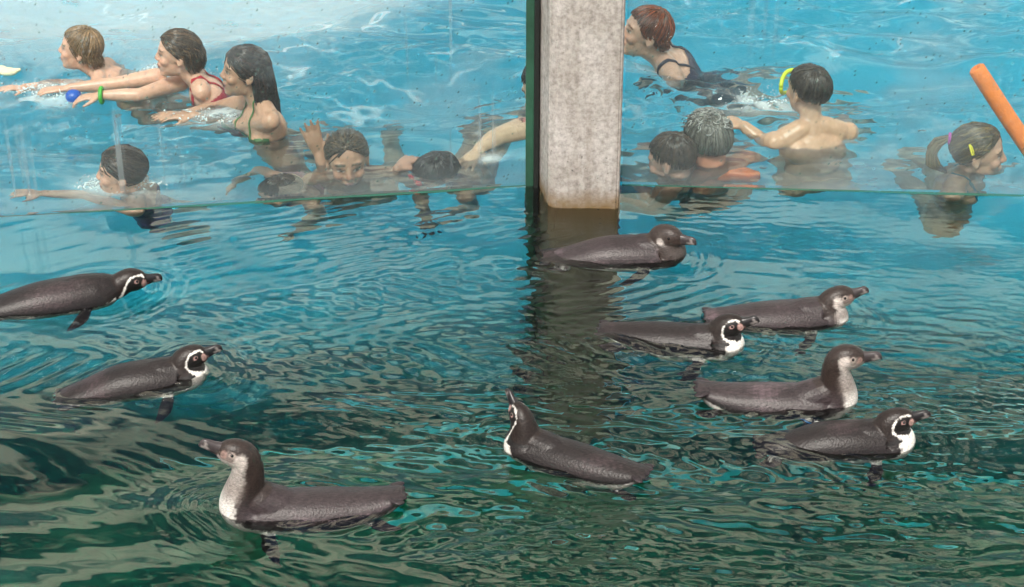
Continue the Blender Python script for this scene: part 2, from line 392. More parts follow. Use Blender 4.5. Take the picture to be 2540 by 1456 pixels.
    va = n.new('ShaderNodeVertexColor'); va.layer_name = 'col'; sc = n.new('ShaderNodeSeparateColor'); l.new(va.outputs[0], sc.inputs[0]); dirt = sc.outputs[0]
    df = n.new('ShaderNodeBsdfDiffuse'); df.inputs[0].default_value = (.52, .60, .63, 1)
    tl = n.new('ShaderNodeBsdfTranslucent'); tl.inputs[0].default_value = (.52, .60, .63, 1)
    dm = n.new('ShaderNodeMixShader'); dm.inputs[0].default_value = .5; l.new(df.outputs[0], dm.inputs[1]); l.new(tl.outputs[0], dm.inputs[2])
    fin = n.new('ShaderNodeMixShader'); l.new(dirt, fin.inputs[0]); l.new(mx.outputs[0], fin.inputs[1]); l.new(dm.outputs[0], fin.inputs[2])
    al = n.new('ShaderNodeBsdfDiffuse'); al.inputs[0].default_value = (.070, .20, .150, 1)
    fin2 = n.new('ShaderNodeMixShader'); l.new(sc.outputs[1], fin2.inputs[0]); l.new(fin.outputs[0], fin2.inputs[1]); l.new(al.outputs[0], fin2.inputs[2])
    l.new(fin2.outputs[0], o.inputs[0])
    def pane(x0, x1, label, seed):
        ya, yb = (float(yg(np.array([q]))[0]) for q in (x0, x1)); d = np.array([x1 - x0, yb - ya]); L = np.linalg.norm(d); d /= L; nr = np.array([-d[1], d[0]])
        # near face as a fine sheet that carries the dirt, the other five faces plain
        vis0, vis1 = (L - 2.45, L) if x0 < 0 else (0, 2.35)
        us = np.unique(np.concatenate([np.linspace(0, vis0, 12) if vis0 > 0 else [0.], np.arange(vis0, vis1, .0055), np.linspace(vis1, L, 12)]))
        zs2 = np.unique(np.concatenate([np.linspace(-DEEP, -.10, 70), np.arange(-.10, -.008, .02), np.arange(-.008, .0081, .002), np.arange(.008, .95, .0055), np.linspace(.95, 1.75, 12)]))
        Ug, Zg = np.meshgrid(us, zs2); nrow, ncol = Ug.shape
        Vf = np.stack([x0 + d[0] * Ug - nr[0] * .010, ya + d[1] * Ug - nr[1] * .010, Zg], -1).reshape(-1, 3)
        u, z = Ug.ravel(), Zg.ravel()
        run = sm(.62, .80, fbm(u * 38, z * 1.1, 4, seed, .5)) * sm(.45, .70, fbm(u * 1.7, z * 1.2, 3, seed + 5)) * sm(.0, .10, z) * (1.0 if x0 < 0 else .45)
        cu, cz = np.floor(u / .021), np.floor(z / .021); h1 = _TAB[cu.astype(int) & 255, cz.astype(int) & 255]; h2 = _TAB[(cu.astype(int) + 91) & 255, (cz.astype(int) + 37) & 255]; h3 = _TAB[(cu.astype(int) + 13) & 255, (cz.astype(int) + 151) & 255]
        dd = np.hypot(u / .021 - cu - .2 - .6 * h1, (z / .021 - cz - .2 - .6 * h2) * .8); drop = sm(.30, .12, dd / (.35 + h3)) * (h3 > .72) * sm(.40, .62, fbm(u * 3, z * 3, 3, seed + 9))
        film = np.interp(z, [0, .02, .10, .25, 1], [.38, .34, .16, .10, .065]) * (.35 + 1.1 * fbm(u * 3.0, z * 7, 5, seed + 12))
        smear = sm(.52, .72, fbm(u * 2.2, z * 5, 4, seed + 15)) * .18
        dirt = np.clip(np.maximum(np.maximum(.40 * run, .28 * drop), film + smear), 0, .7) * (z > .004)
        line = ((np.abs(z) < .0055) * .9) + (z < -.01) * sm(.55, 1.90, -z + .7 * (fbm(u * 2.5, z * 2.0, 5, seed + 20) - .5)) * .97
        speck = (h3 > .9) * sm(.16, .05, dd) * (z > .01) * .7
        col = np.stack([dirt, np.clip(line + speck, 0, 1), 0 * dirt], 1)
        ii = np.arange(nrow * ncol).reshape(nrow, ncol)
        Fg = np.stack([ii[:-1, :-1], ii[:-1, 1:], ii[1:, 1:], ii[1:, :-1]], -1).reshape(-1, 4).tolist()
        b0 = len(Vf); ex = []
        for off in (-1, 1):
            for zz in (-DEEP, 1.75):
                for uu in (0, L): ex.append((x0 + d[0] * uu + nr[0] * .010 * off, ya + d[1] * uu + nr[1] * .010 * off, zz))
        A = lambda o2, z2, u2: b0 + o2 * 4 + z2 * 2 + u2
        Fg += [(A(1, 0, 1), A(1, 0, 0), A(1, 1, 0), A(1, 1, 1)), (A(0, 0, 0), A(0, 1, 0), A(1, 1, 0), A(1, 0, 0)), (A(0, 0, 1), A(1, 0, 1), A(1, 1, 1), A(0, 1, 1)), (A(0, 1, 0), A(0, 1, 1), A(1, 1, 1), A(1, 1, 0)), (A(0, 0, 0), A(1, 0, 0), A(1, 0, 1), A(0, 0, 1))]
        q = mesh_from('glass_pane', np.vstack([Vf, np.array(ex)]), Fg, m, False, None, np.vstack([col, np.zeros((8, 3))]))
        tag(q, label, 'glass pane')
    pane(-5.04, .052, 'large streaked glass pane left of the concrete pillar', 50)
    pane(.424, 5.04, 'large wet glass pane right of the concrete pillar', 80)
    # green steel edge with black seal between left pane and pillar
    root = empty('mullion', (.07, 6.36, 0)); tag(root, 'narrow dark green mullion up the left side of the concrete pillar', 'mullion')
    mg = principled('green_paint', (.030, .095, .060), .35, noise=(9, .7, 1.25, 5)); mk = principled('black_seal', (.012, .014, .013), .5)
    def post(name, x0, x1, y0, y1, mm):
        q = box(name, (x0, y0, -DEEP - .1), (x1, y1, 1.80), mm); q.parent = root; q.matrix_parent_inverse = Matrix.Translation(-root.location)
    post('green_post', .052, .082, 6.368, 6.44, mg); post('rubber_seal', .0825, .101, 6.352, 6.43, mk)
build_wall()

# ------------------------------------------------------------------ penguins
NB = 7      # body stations before the neck
def spine(neck0, occ, hc, hdir, tz, thin=1.0, arch=0.0):
    """stations (x, z, a, b) from tail tip to beak base; a = back-to-belly half size, b = half width"""
    st = [(-.306, -.008 + tz, .009, .030), (-.288, -.010 + tz * .85, .022, .044), (-.248, -.020 + tz * .6, .042, .060), (-.17, -.030 + tz * .25, .066, .077),
          (-.08, -.033 + tz * .05 + arch, .083, .089), (.02, -.033 + arch, .086, .092), (.09, -.029 + arch * .5, .083, .087)]
    p0, p3 = np.array(neck0), np.array(occ); L = np.linalg.norm(p3 - p0)
    up = np.array([hdir[0] * .25, 1.0 if p3[1] - p0[1] > .04 else .35]); up = up / np.linalg.norm(up)
    p1 = p0 + np.array([.86, .50]) * L * .40; p2 = p3 - (up * .75 + np.array(hdir) * .25) * L * .40
    for t, a, b in ((0, .077, .080), (.25, .072, .068), (.5, .059, .056), (.75, .049, .047), (1, .043, .041)):
        q = (1 - t) ** 3 * p0 + 3 * (1 - t) ** 2 * t * p1 + 3 * (1 - t) * t * t * p2 + t ** 3 * p3
        tk = 1 + (thin - 1) * min(1, t * 4) * (1 - .45 * max(0, t - .7) / .3)
        st.append((q[0], q[1], a * tk, b * tk))
    for d, a, b, dz in ((-.004, .0420, .0375, .002), (.020, .0400, .0350, -.001), (.038, .0335, .0290, -.004), (.051, .0265, .0215, -.006), (.060, .0175, .0130, -.007)):
        st.append((hc[0] + hdir[0] * d - hdir[1] * dz, hc[1] + hdir[1] * d + hdir[0] * dz, a * 1.07, b * 1.07))
    return np.array(st)
def spine_rings(st, k=44, sub=9, yaw=0.0, pivot=None):
    n = len(st); u = np.linspace(0, n - 1, (n - 1) * sub + 1)
    Q = np.stack([np.interp(u, np.arange(n), st[:, i]) for i in range(4)], 1)
    ker = np.hanning(2 * sub + 1)[1:-1]; ker /= ker.sum(); h = len(ker) // 2
    P = np.pad(Q, ((h, h), (0, 0)), mode='reflect', reflect_type='odd'); Q = np.stack([np.convolve(P[:, i], ker, 'valid') for i in range(4)], 1)
    Q[:, 2:] = np.maximum(Q[:, 2:], .002)
    T = np.gradient(Q[:, :2], axis=0); T /= np.linalg.norm(T, axis=1)[:, None]
    D = np.stack([-T[:, 1], T[:, 0]], 1)
    th = np.linspace(0, 2 * math.pi, k, endpoint=False)
    ct, sn = np.cos(th), np.sin(th)
    # belly side a little flatter, body slightly pear-shaped
    x = Q[:, 0, None] + D[:, 0, None] * Q[:, 2, None] * ct[None]; z = Q[:, 1, None] + D[:, 1, None] * Q[:, 2, None] * ct[None]
    y = Q[:, 3, None] * sn[None] * np.ones_like(x)
    V = np.stack([x, y, z], -1)
    if yaw:
        wgt = sm(NB + .5, NB + 4.2, u)
        for i in range(len(u)):
            if wgt[i] > 0:
                a = yaw * wgt[i]; cx = Q[i, 0] if u[i] < NB + 4 else pivot
                dx, dy = V[i, :, 0] - cx, V[i, :, 1].copy()
                V[i, :, 0] = cx + dx * math.cos(a) - dy * math.sin(a); V[i, :, 1] = dx * math.sin(a) + dy * math.cos(a)
    return V, u, ct
N_HC, N_N0 = np.array([.225, .135]), (.140, -.018)
NEUTRAL, N_U, N_CT = spine_rings(spine(N_N0, (.200, .128), N_HC, (1, 0), .0))

def polydist(x, z, pts):
    d = np.full(x.shape, 9.); t = np.zeros(x.shape); n = len(pts) - 1
    for i in range(n):
        a, b = np.array(pts[i]), np.array(pts[i + 1]); ab = b - a
        s = np.clip(((x - a[0]) * ab[0] + (z - a[1]) * ab[1]) / (ab @ ab), 0, 1)
        q = np.hypot(x - a[0] - s * ab[0], z - a[1] - s * ab[1]); k = q < d
        d = np.where(k, q, d); t = np.where(k, (i + s) / n, t)
    return d, t
def plumage(P, u, ct, part, adult, seed, dark=0.0, sw=1.0):
    """feather colours from the neutral-pose position P, spine parameter u and back-belly cosine ct"""
    n = len(P); x, z = P[:, 0] - N_HC[0], P[:, 2] - N_HC[1]
    nz = hnoise(P, 260, seed) * .5 + hnoise(P, 600, seed + 1) * .5; big = hnoise(P, 38, seed + 2)
    white = np.array([.78, .74, .70])
    if adult:
        col = np.tile(np.array([.0145, .0100, .0106]), (n, 1)); col *= (1 + .16 * big[:, None])
        headm = sm(NB + 1.5, NB + 3.2, u); col = mixc(col, (.0155, .0092, .0078), headm)
    else:
        col = np.tile(np.array([.034, .0245, .0268]), (n, 1)); col *= (1 + .22 * big[:, None])
        headm = sm(NB + 1.0, NB + 3.0, u); col = mixc(col, (.027, .0175, .0150), headm)
    worn = sm(.15, 1.0, hnoise(P, 26, seed + 5) + .35 * nz) * (u < NB) * (ct > -.2)
    col = col * (1 + worn[:, None] * np.array([1.5, 1.4, 1.5])[None])
    col *= (1 + .22 * nz[:, None])
    # belly: dark flank line, then white
    bd = (u < NB + .6)
    col = mixc(col, (.016, .013, .014), sm(.34, .20, ct + .04 * nz) * bd)
    col = mixc(col, white * (.95 if adult else .85), sm(-.12, -.24, ct + .08 * nz + .08 * big) * bd * sm(1.0, 2.2, u))
    neck = (u >= NB - .4)
    if adult:
        # white breast under the black throat
        br = sm(-.18, -.34, ct + .06 * nz) * sm(NB - .6, NB + .1, u) * sm(NB + 2.45, NB + 1.95, u + .15 * nz)
        col = mixc(col, white, br)
        stripe = [(.050, .013), (.040, .024), (.022, .0285), (.002, .025), (-.013, .012), (-.021, -.010), (-.019, -.036), (-.014, -.062), (-.009, -.085), (-.004, -.108)]
        d, t = polydist(x, z, stripe)
        hd = (u > NB + 1.3)
        inner = hd & (z < np.interp(x, [-.03, -.021, -.013, .002, .022, .05], [-.06, -.010, .012, .022, .026, .014])) & (u > NB + 2.0)
        fr = hd & (x > np.interp(z, [-.1, -.08, -.06, -.036, -.01, .012], [-.005, -.010, -.014, -.019, -.021, -.013])) & (z < .012)
        col = mixc(col, (.011, .009, .009), np.where((inner | fr) & (u > NB + 2.0 + .12 * nz), 1.0, 0.0))
        wd = np.interp(t, [0, .12, .3, .5, .75, 1], [.0018, .0026, .0024, .0034, .0056, .011]) * sw
        col = mixc(col, white, sm(wd + .0016, wd - .0016, d + .0028 * nz) * hd)
        pk = np.hypot((x - .047) / .0095, (z + .008) / .017)
        col = mixc(col, (.42, .255, .23), sm(1.15, .8, pk + .12 * nz))
        pk = np.hypot((x - .020) / .0085, (z - .008) / .0075); col = mixc(col, (.45, .27, .25), sm(1.1, .8, pk) * .8)
    else:
        thr = sm(-.05, -.45, ct + .14 * nz + .12 * big) * sm(NB - .5, NB + .2, u)
        col = mixc(col, (.50, .45, .42), thr * .62)
        br = sm(-.20, -.45, ct + .10 * nz) * sm(NB - .6, NB, u) * sm(NB + 2.2, NB + 1.2, u); col = mixc(col, (.74, .70, .67), br * .9)
        bandd = sm(.9, .2, np.abs(u - NB - 2.3)) * sm(.2, -.4, ct); col = mixc(col, (.20, .165, .15), bandd * (.45 + .35 * nz))
        ck = np.hypot((x + .006) / .021, (z + .002) / .024); col = mixc(col, (.52, .46, .43), sm(1.25, .6, ck + .22 * nz))
        fc = np.hypot((x - .032) / .020, (z + .008) / .021); col = mixc(col, (.26, .205, .185), sm(1.2, .7, fc + .25 * nz) * .75)
        lo = np.hypot((x - .022) / .030, (z + .030) / .014); col = mixc(col, (.50, .44, .41), sm(1.2, .7, lo + .3 * nz) * .8)
        ey = np.hypot((x - .020) / .011, (z - .008) / .010); col = mixc(col, (.38, .31, .28), sm(1.2, .7, ey) * .8)
        lr = np.hypot((x - .043) / .009, (z + .002) / .013); col = mixc(col, (.30, .19, .165), sm(1.2, .8, lr) * .7)
    if dark:
        hm = sm(NB - .6, NB + .3, u) * dark; col = mixc(col, (.035, .024, .021), hm * (1 - sm(.9, .4, np.hypot((x + .010) / .020, (z + .012) / .026))))
    col = np.where((part == 1)[:, None], np.array([.016, .013, .018]) * (1 + .2 * nz[:, None]), col)    # flippers
    col = np.where((part == 2)[:, None], np.array([.022, .015, .018]) * (1 + .3 * nz[:, None]), col)    # feet
    return np.clip(col, .004, .85)

M_feather = principled('feathers', attr='col', rough=.40, noise=(190, .60, 1.45, 4, (.45, 1.2, 1.2)), bump=(150, .0014), spec=.38, sheen=.03)
M_beak_d = principled('beak_horn', attr='col', rough=.32, spec=.5, noise=(90, .8, 1.2, 3))
M_eye = principled('eye_dark', (.006, .004, .004), .08, spec=.8)
M_eyering = principled('eye_ring', (.20, .13, .11), .5)
M_band = principled('blue_plastic_band', (.02, .22, .60), .4)

def penguin(label, tail, chest, head, tip, adult, seed, float_z=0.0, tz=0.0, yaw=0.0, fl_near=(-.25, -.5, -.8), fl_far=(-.3, .5, -.8), thin=1.0, size=None, band=False, dark=0.0, arch=0.0, sw=1.0, occ_drop=.006, hfix=(0, 0), pfix=0.0):
    """tail / chest: where the bird meets the water; head / tip: middle of its head and tip of its bill in the picture"""
    Tq, Bq = at(*tail) + Vector((0, .048, 0)), at(*chest) + Vector((0, .048, 0)); ax = (Bq - Tq); length = ax.length; ax.normalize()
    sc = size or length / .52
    left = Vector((-ax.y, ax.x, 0)); org = Bq - ax * (.200 * sc) ; org.z = float_z - .010
    toL = lambda P: np.array([(P - org).dot(ax) / sc, (P.z - org.z) / sc])
    h = toL(at_plane(head[0], head[1], org, left)) + np.array(hfix); tp = toL(at_plane(tip[0], tip[1], org, left))
    d = tp - h; d[0] /= max(math.cos(yaw), .3); d = d / np.linalg.norm(d)
    pa = math.atan2(d[1], d[0]) + R(pfix); d = np.array([math.cos(pa), math.sin(pa)])
    occ = h - d * .026 + np.array([d[1], -d[0]]) * occ_drop
    n0 = (.140, -.018)
    st = spine(n0, occ, h, d, tz, thin, arch)
    piv = occ[0]
    V, u, ct = spine_rings(st, yaw=yaw, pivot=piv)
    rnd = random.Random(seed)
    mb = MB(); mb.rings(V.tolist())
    nk = st[NB + 2]                                                   # fill the hollow between back and neck
    q0, q1, q2 = np.array([.00, -.012 + arch]), np.array([.085, .000 + arch * .6]), np.array(nk[:2])
    pts = [(1 - t) ** 2 * q0 + 2 * t * (1 - t) * q1 + t * t * q2 for t in np.linspace(0, 1, 9)]
    mb.tube([Vector((x, 0, z)) for x, z in pts], np.interp(np.linspace(0, 1, 9), [0, .4, .75, 1], [.060, .066, .060, .047 * thin]), 20)
    # flippers and feet, rooted in the body
    def blade(root, dr, normal, L, W, sw):
        dr = Vector(dr).normalized(); normal = Vector(normal); normal = (normal - dr * normal.dot(dr)).normalized(); ch = dr.cross(normal)
        rings = []
        for t, wd, th, bk in ((-.1, .45, 1.2, 0), (.08, .62, 1.1, .0), (.25, .85, .95, .02), (.45, 1.0, .8, .05), (.65, .92, .65, .10), (.82, .70, .5, .17), (.94, .40, .38, .24), (1.0, .12, .2, .29)):
            c = Vector(root) + dr * L * t + ch * (sw * L * bk)
            rings.append([tuple(c + ch * W * wd * math.cos(a) + normal * .0085 * th * math.sin(a)) for a in np.linspace(0, 2 * math.pi, 14, endpoint=False)])
        return rings
    flips = [blade((.085, -.070, -.030), fl_near, (.15, -1, .35), .165, .027, 1), blade((.085, .070, -.030), fl_far, (.15, 1, .35), .165, .027, -1)]
    feet = [blade((-.20, s * .040, -.066), (-1, s * .28, .10 - .25 * rnd.random()), (0, 0, 1), .105, .026, .2) for s in (-1, 1)]
    tz0 = st[0, 1]
    tailf = [blade((-.272, s * .019, tz0 - .004 + .003 * (s % 2)), (-1, s * .16 + rnd.uniform(-.05, .05), rnd.uniform(-.10, .12)), (0, 0, 1), .046 + rnd.uniform(-.008, .008), .0150, 0) for s in (-2, -1, 0, 1, 2)]
    for q in flips + feet + tailf: mb.rings(q)
    Vf, Ff = fused(mb, .0036, 3, .5)
    # carry neutral-pose coordinates over to the fused skin
    loft = V.reshape(-1, 3); nl = len(loft); fl = np.array([p for q in flips for r in q for p in r]); ft = np.array([p for q in feet + tailf for r in q for p in r])
    src = np.vstack([loft, fl, ft])
    nP = np.vstack([NEUTRAL.reshape(-1, 3), fl, ft]); nU = np.concatenate([np.repeat(u, V.shape[1]), np.full(len(fl) + len(ft), 5.)])
    nC = np.concatenate([np.tile(ct, V.shape[0]), np.full(len(fl) + len(ft), 1.)]); nK = np.concatenate([np.zeros(nl), np.ones(len(fl)), np.full(len(ft), 2)])
    kd = kdtree.KDTree(len(src))
    for i, p in enumerate(src): kd.insert(p, i)
    kd.balance()
    idx = np.empty((len(Vf), 4), int); wt = np.empty((len(Vf), 4))
    for i, p in enumerate(Vf):
        r = kd.find_n(p, 4)
        for j in range(4): idx[i, j] = r[j][1]; wt[i, j] = 1 / (r[j][2] + 1e-4) ** 2
    wt /= wt.sum(1)[:, None]
    part = nK[idx[:, 0]]
    same = (nK[idx] == part[:, None]); wt = np.where(same, wt, 0); wt /= wt.sum(1)[:, None]
    P = (nP[idx] * wt[..., None]).sum(1); U = (nU[idx] * wt).sum(1); CT = (nC[idx] * wt).sum(1)
    col = plumage(P, U, CT, part, adult, seed, dark, sw)
    Mx = np.stack([np.array(ax), np.array(left), np.array([0, 0, 1.])], 1) * sc
    root = empty('penguin', tuple(org))
    tag(root, label, 'penguin', 'penguins floating in the near pool')
    W = lambda q: np.asarray(q) @ Mx.T + np.array(org)
    mesh_from('body', W(Vf), Ff, M_feather, True, root, col)
    # head frame for bill and eyes
    cy, sy = math.cos(yaw), math.sin(yaw)
    def H(f, l, up):
        x = h[0] + d[0] * f - d[1] * up; z = h[1] + d[1] * f + d[0] * up; dx = x - piv
        return W([piv + dx * cy - l * sy, dx * sy + l * cy, z])
    prof = [(.040, .0215, -.0290, .0190), (.052, .0190, -.0270, .0165), (.066, .0150, -.0245, .0135), (.079, .0128, -.0220, .0115), (.090, .0126, -.0210, .0105), (.099, .0118, -.0205, .0092), (.106, .0095, -.0205, .0078), (.112, .0050, -.0195, .0056), (.1155, -.0040, -.0170, .0024)]
    dk, pale, pink = (.016, .014, .016), (.52, .46, .44), (.50, .28, .26)
    if not adult: dk = (.048, .038, .040)
    rings, cols = [], []
    for i, (f, tpz, bt, wd) in enumerate(prof):
        a = np.linspace(0, 2 * math.pi, 16, endpoint=False)
        mid, hh = (tpz + bt) / 2, (tpz - bt) / 2
        ring = [H(f, math.copysign(abs(math.cos(t)) ** .8, math.cos(t)) * wd * (1 if abs(math.sin(t) + .18) > .12 else .86), mid + hh * math.sin(t)) for t in a]
        rings.append(ring)
        for t in a:
            c = dk
            if i == 5: c = tuple(.45 * q + .55 * p for p, q in zip(dk, pale)) if -.9 < math.sin(t) < .6 else dk
            elif i in (4, 6) and math.sin(t) < -.2: c = tuple(.5 * p + .5 * q for p, q in zip(dk, pale))
            elif i <= 1 and math.sin(t) < (-.05 if adult else -.2): c = (.42, .22, .20) if adult else (.16, .10, .09)
            cols.append(c)
    mbk = MB(); mbk.rings(rings); mbk.c = [np.array(cols, float)]
    mbk.build('beak', M_beak_d, root, True, True)
    for s in (-1, 1):
        cpos = H(.0215, s * .0338, .0085)
        e = MB(); e.ellipsoid(cpos, (.0052 * sc,) * 3, None, 14, 10)
        eo = e.build('eye', M_eye, root)
        ax_s = np.array(H(.0215, s * .0438, .0085)) - cpos; ax_s /= np.linalg.norm(ax_s)
        a1 = np.array(H(.0315, s * .0338, .0085)) - cpos; a1 /= np.linalg.norm(a1); a2 = np.cross(ax_s, a1)
        ring = MB(); pts = [Vector(cpos + ax_s * .0022 * sc + (a1 * math.cos(t) + a2 * math.sin(t)) * .0054 * sc) for t in np.linspace(0, 2 * math.pi, 15)]
        ring.tube(pts, .0008 * sc, 6, caps=False)
        eye_ring = ring.build('eye_ring', M_eyering, eo)
    if band:
        fr = flips[0]; q = fr[2]; c = np.mean(np.array(q), 0); pts = [Vector(W(c + (np.array(p) - c) * 1.18)) for p in q]
        b = MB(); b.tube(pts + [pts[0]], .0042 * sc, 6, caps=False); b.build('wing_band', M_band, root)
    PENG_SPOTS.append(((org + ax * .17 * sc).x, (org + ax * .17 * sc).y, math.atan2(ax.y, ax.x), 1.0))
    return root

penguin('adult penguin at the left edge lying flat with head stretched low', (-75, 790), (288, 738), (322, 695), (401, 684), True, 11, .028, -.01, .0, (-.30, -.85, -.35), (-.5, .7, -.3), .95, size=.96, arch=.004)
penguin('adult penguin with white head stripe below the flat swimming penguin at left', (118, 990), (492, 946), (472, 886), (549, 857), True, 12, .012, -.030, .0, (-.1, -.5, -.85), thin=1.22, arch=.016)
penguin('juvenile penguin facing left in the near corner with its long neck upright', (1012, 1268), (562, 1290), (592, 1126), (487, 1089), False, 13, .006, .045, .0, (.12, -.35, -.95), (.12, .35, -.95), .97)
penguin('penguin with brown upright neck seen from behind, facing away to the left', (1575, 1200), (1278, 1116), (1290, 1038), (1254, 989), True, 14, .008, .030, R(-26), (.25, .75, -.25), (.25, -.75, -.25), 1.22, size=.85, sw=.6)
penguin('juvenile penguin in front of the concrete pillar, bill towards the right', (1338, 642), (1690, 642), (1656, 582), (1716, 577), False, 15, .012, -.026, R(-28), (-.55, -.8, -.5), thin=1.12, dark=.95, arch=.010)
penguin('juvenile penguin with pale cheek half hidden behind an adult, right of the pillar', (1742, 808), (2092, 795), (2078, 738), (2146, 716), False, 16, .012, .02, .0, thin=1.15)
penguin('adult penguin with white breast overlapping the juvenile behind it', (1478, 838), (1832, 872), (1806, 808), (1887, 786), True, 17, .012, .02, .0, thin=1.18)
penguin('juvenile penguin with long pale neck raised, wearing a blue wing band', (1720, 1000), (2113, 1018), (2098, 886), (2183, 879), False, 18, .008, .045, .0, (-.35, -.6, -.7), thin=.96, band=True)
penguin('adult penguin with bold white head stripe at the lower right', (1868, 1118), (2256, 1112), (2222, 1043), (2307, 1021), True, 19, .010, -.028, .0, (.05, -.35, -.95), thin=1.2, arch=.014)


# ------------------------------------------------------------------ people in the swimming pool
M_skin = principled('skin', attr='col', rough=.36, noise=(40, .86, 1.12, 5), bump=(90, .0008), spec=.5, sss=.12)
M_hair = principled('wet_hair', attr='col', rough=.27, noise=(180, .5, 1.5, 3), spec=.55)
M_suit = principled('swimwear', attr='col', rough=.5, noise=(80, .8, 1.2, 3))
M_lens = principled('mask_lens', (.42, .55, .60), .1, spec=.8)

def rot(yaw, pitch=0, roll=0):
    return Matrix.Rotation(R(yaw), 3, 'Z') @ Matrix.Rotation(R(-pitch), 3, 'Y') @ Matrix.Rotation(R(roll), 3, 'X')

def add_head(mb, Hc, M, k, ear=True, male=False):
    """head shapes round Hc; M turns head space (x face, y left, z up) to the world; k scales an adult head of 0.235 m"""
    w = lambda x, y, z: tuple(Hc + M @ (Vector((x, y, z)) * k))
    E = lambda c, r, rr=None: mb.ellipsoid(w(*c), tuple(q * k for q in r), M if rr is None else M @ rr, 18, 12)
    E((-.014, 0, .034), (.099, .077, .086)); E((.018, 0, .015), (.072, .069, .075)); E((.028, 0, -.040), (.058, .056, .070))
    E((.058, 0, -.088), (.026, .028, .022)); E((.010, 0, -.070), (.050, .050, .034), rot(0, -14))
    for s in (-1, 1):
        E((.058, s * .036, -.022), (.026, .026, .024)); E((.0665, s * .030, .030), (.020, .026, .0095), rot(s * 12))
        E((.068, s * .031, .006), (.0125, .0165, .0105))
        if ear: E((-.012, s * .0765, -.006), (.019, .0075, .031), rot(-s * 22, 8)); E((-.006, s * .079, -.024), (.010, .007, .012))
        E((.091, s * .0115, -.022), (.010, .0085, .0080))
    nb = .0 if male else .004; nb += .004 if k < .97 else 0
    mb.tube([w(.080, 0, .022), w(.091 - nb * .5, 0, .004), w(.1035 - nb, 0, -.017)], [.0085 * k, .0095 * k, .0120 * k], 10)
    E((.0835, 0, -.050), (.012, .0235, .0070)); E((.0820, 0, -.064), (.011, .0205, .0075)); E((.078, 0, -.042), (.012, .018, .010))

def paint_head(V, col, Hc, M, k, skin, hair_c, brow=True, lips=(.42, .16, .13), mouth_open=0.0):
    Mi = np.array(M.inverted()); L = ((V - np.array(Hc)) @ Mi.T) / k
    x, y, z = L[:, 0], np.abs(L[:, 1]), L[:, 2]
    near = (np.abs(L) < .16).all(1)
    f = near & (x > .04)
    chk = np.exp(-(((y - .040) / .022) ** 2 + ((z + .026) / .020) ** 2)) * f
    col[:] = mixc(col, np.array(skin) * np.array([1.08, .78, .74]), chk * .55)
    nose = np.exp(-((y / .016) ** 2 + ((z + .016) / .016) ** 2)) * (x > .088) * near; col[:] = mixc(col, np.array(skin) * np.array([1.08, .76, .72]), nose * .5)
    lp = (np.hypot(y / .024, (z + .056) / .0105) < 1) & f & (x > .066); col[lp] = lips
    mo = (np.hypot(y / .020, (z + .0565) / (.0028 + mouth_open)) < 1) & f & (x > .066); col[mo] = np.array(lips) * .25
    ey = (np.hypot((y - .031) / .0145, (z - .007) / .0062) < 1) & f; col[ey] = (.50, .46, .43)
    ir = (np.hypot((y - .031) / .0062, (z - .007) / .0062) < 1) & f; col[ir] = (.030, .020, .015)
    lid = f & (np.abs(z - .0135 + (y - .031) ** 2 * 14) < .0028) & (np.abs(y - .031) < .016); col[lid] = np.array(skin) * .28
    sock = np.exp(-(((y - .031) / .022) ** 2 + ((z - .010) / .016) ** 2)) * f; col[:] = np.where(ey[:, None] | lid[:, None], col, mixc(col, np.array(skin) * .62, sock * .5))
    if brow:
        br = f & (np.abs(z - (.0325 - ((y - .030) ** 2) * 9)) < .0042) & (y > .012) & (y < .052); col[br] = np.array(hair_c) * .8 + np.array(skin) * .12
    return L

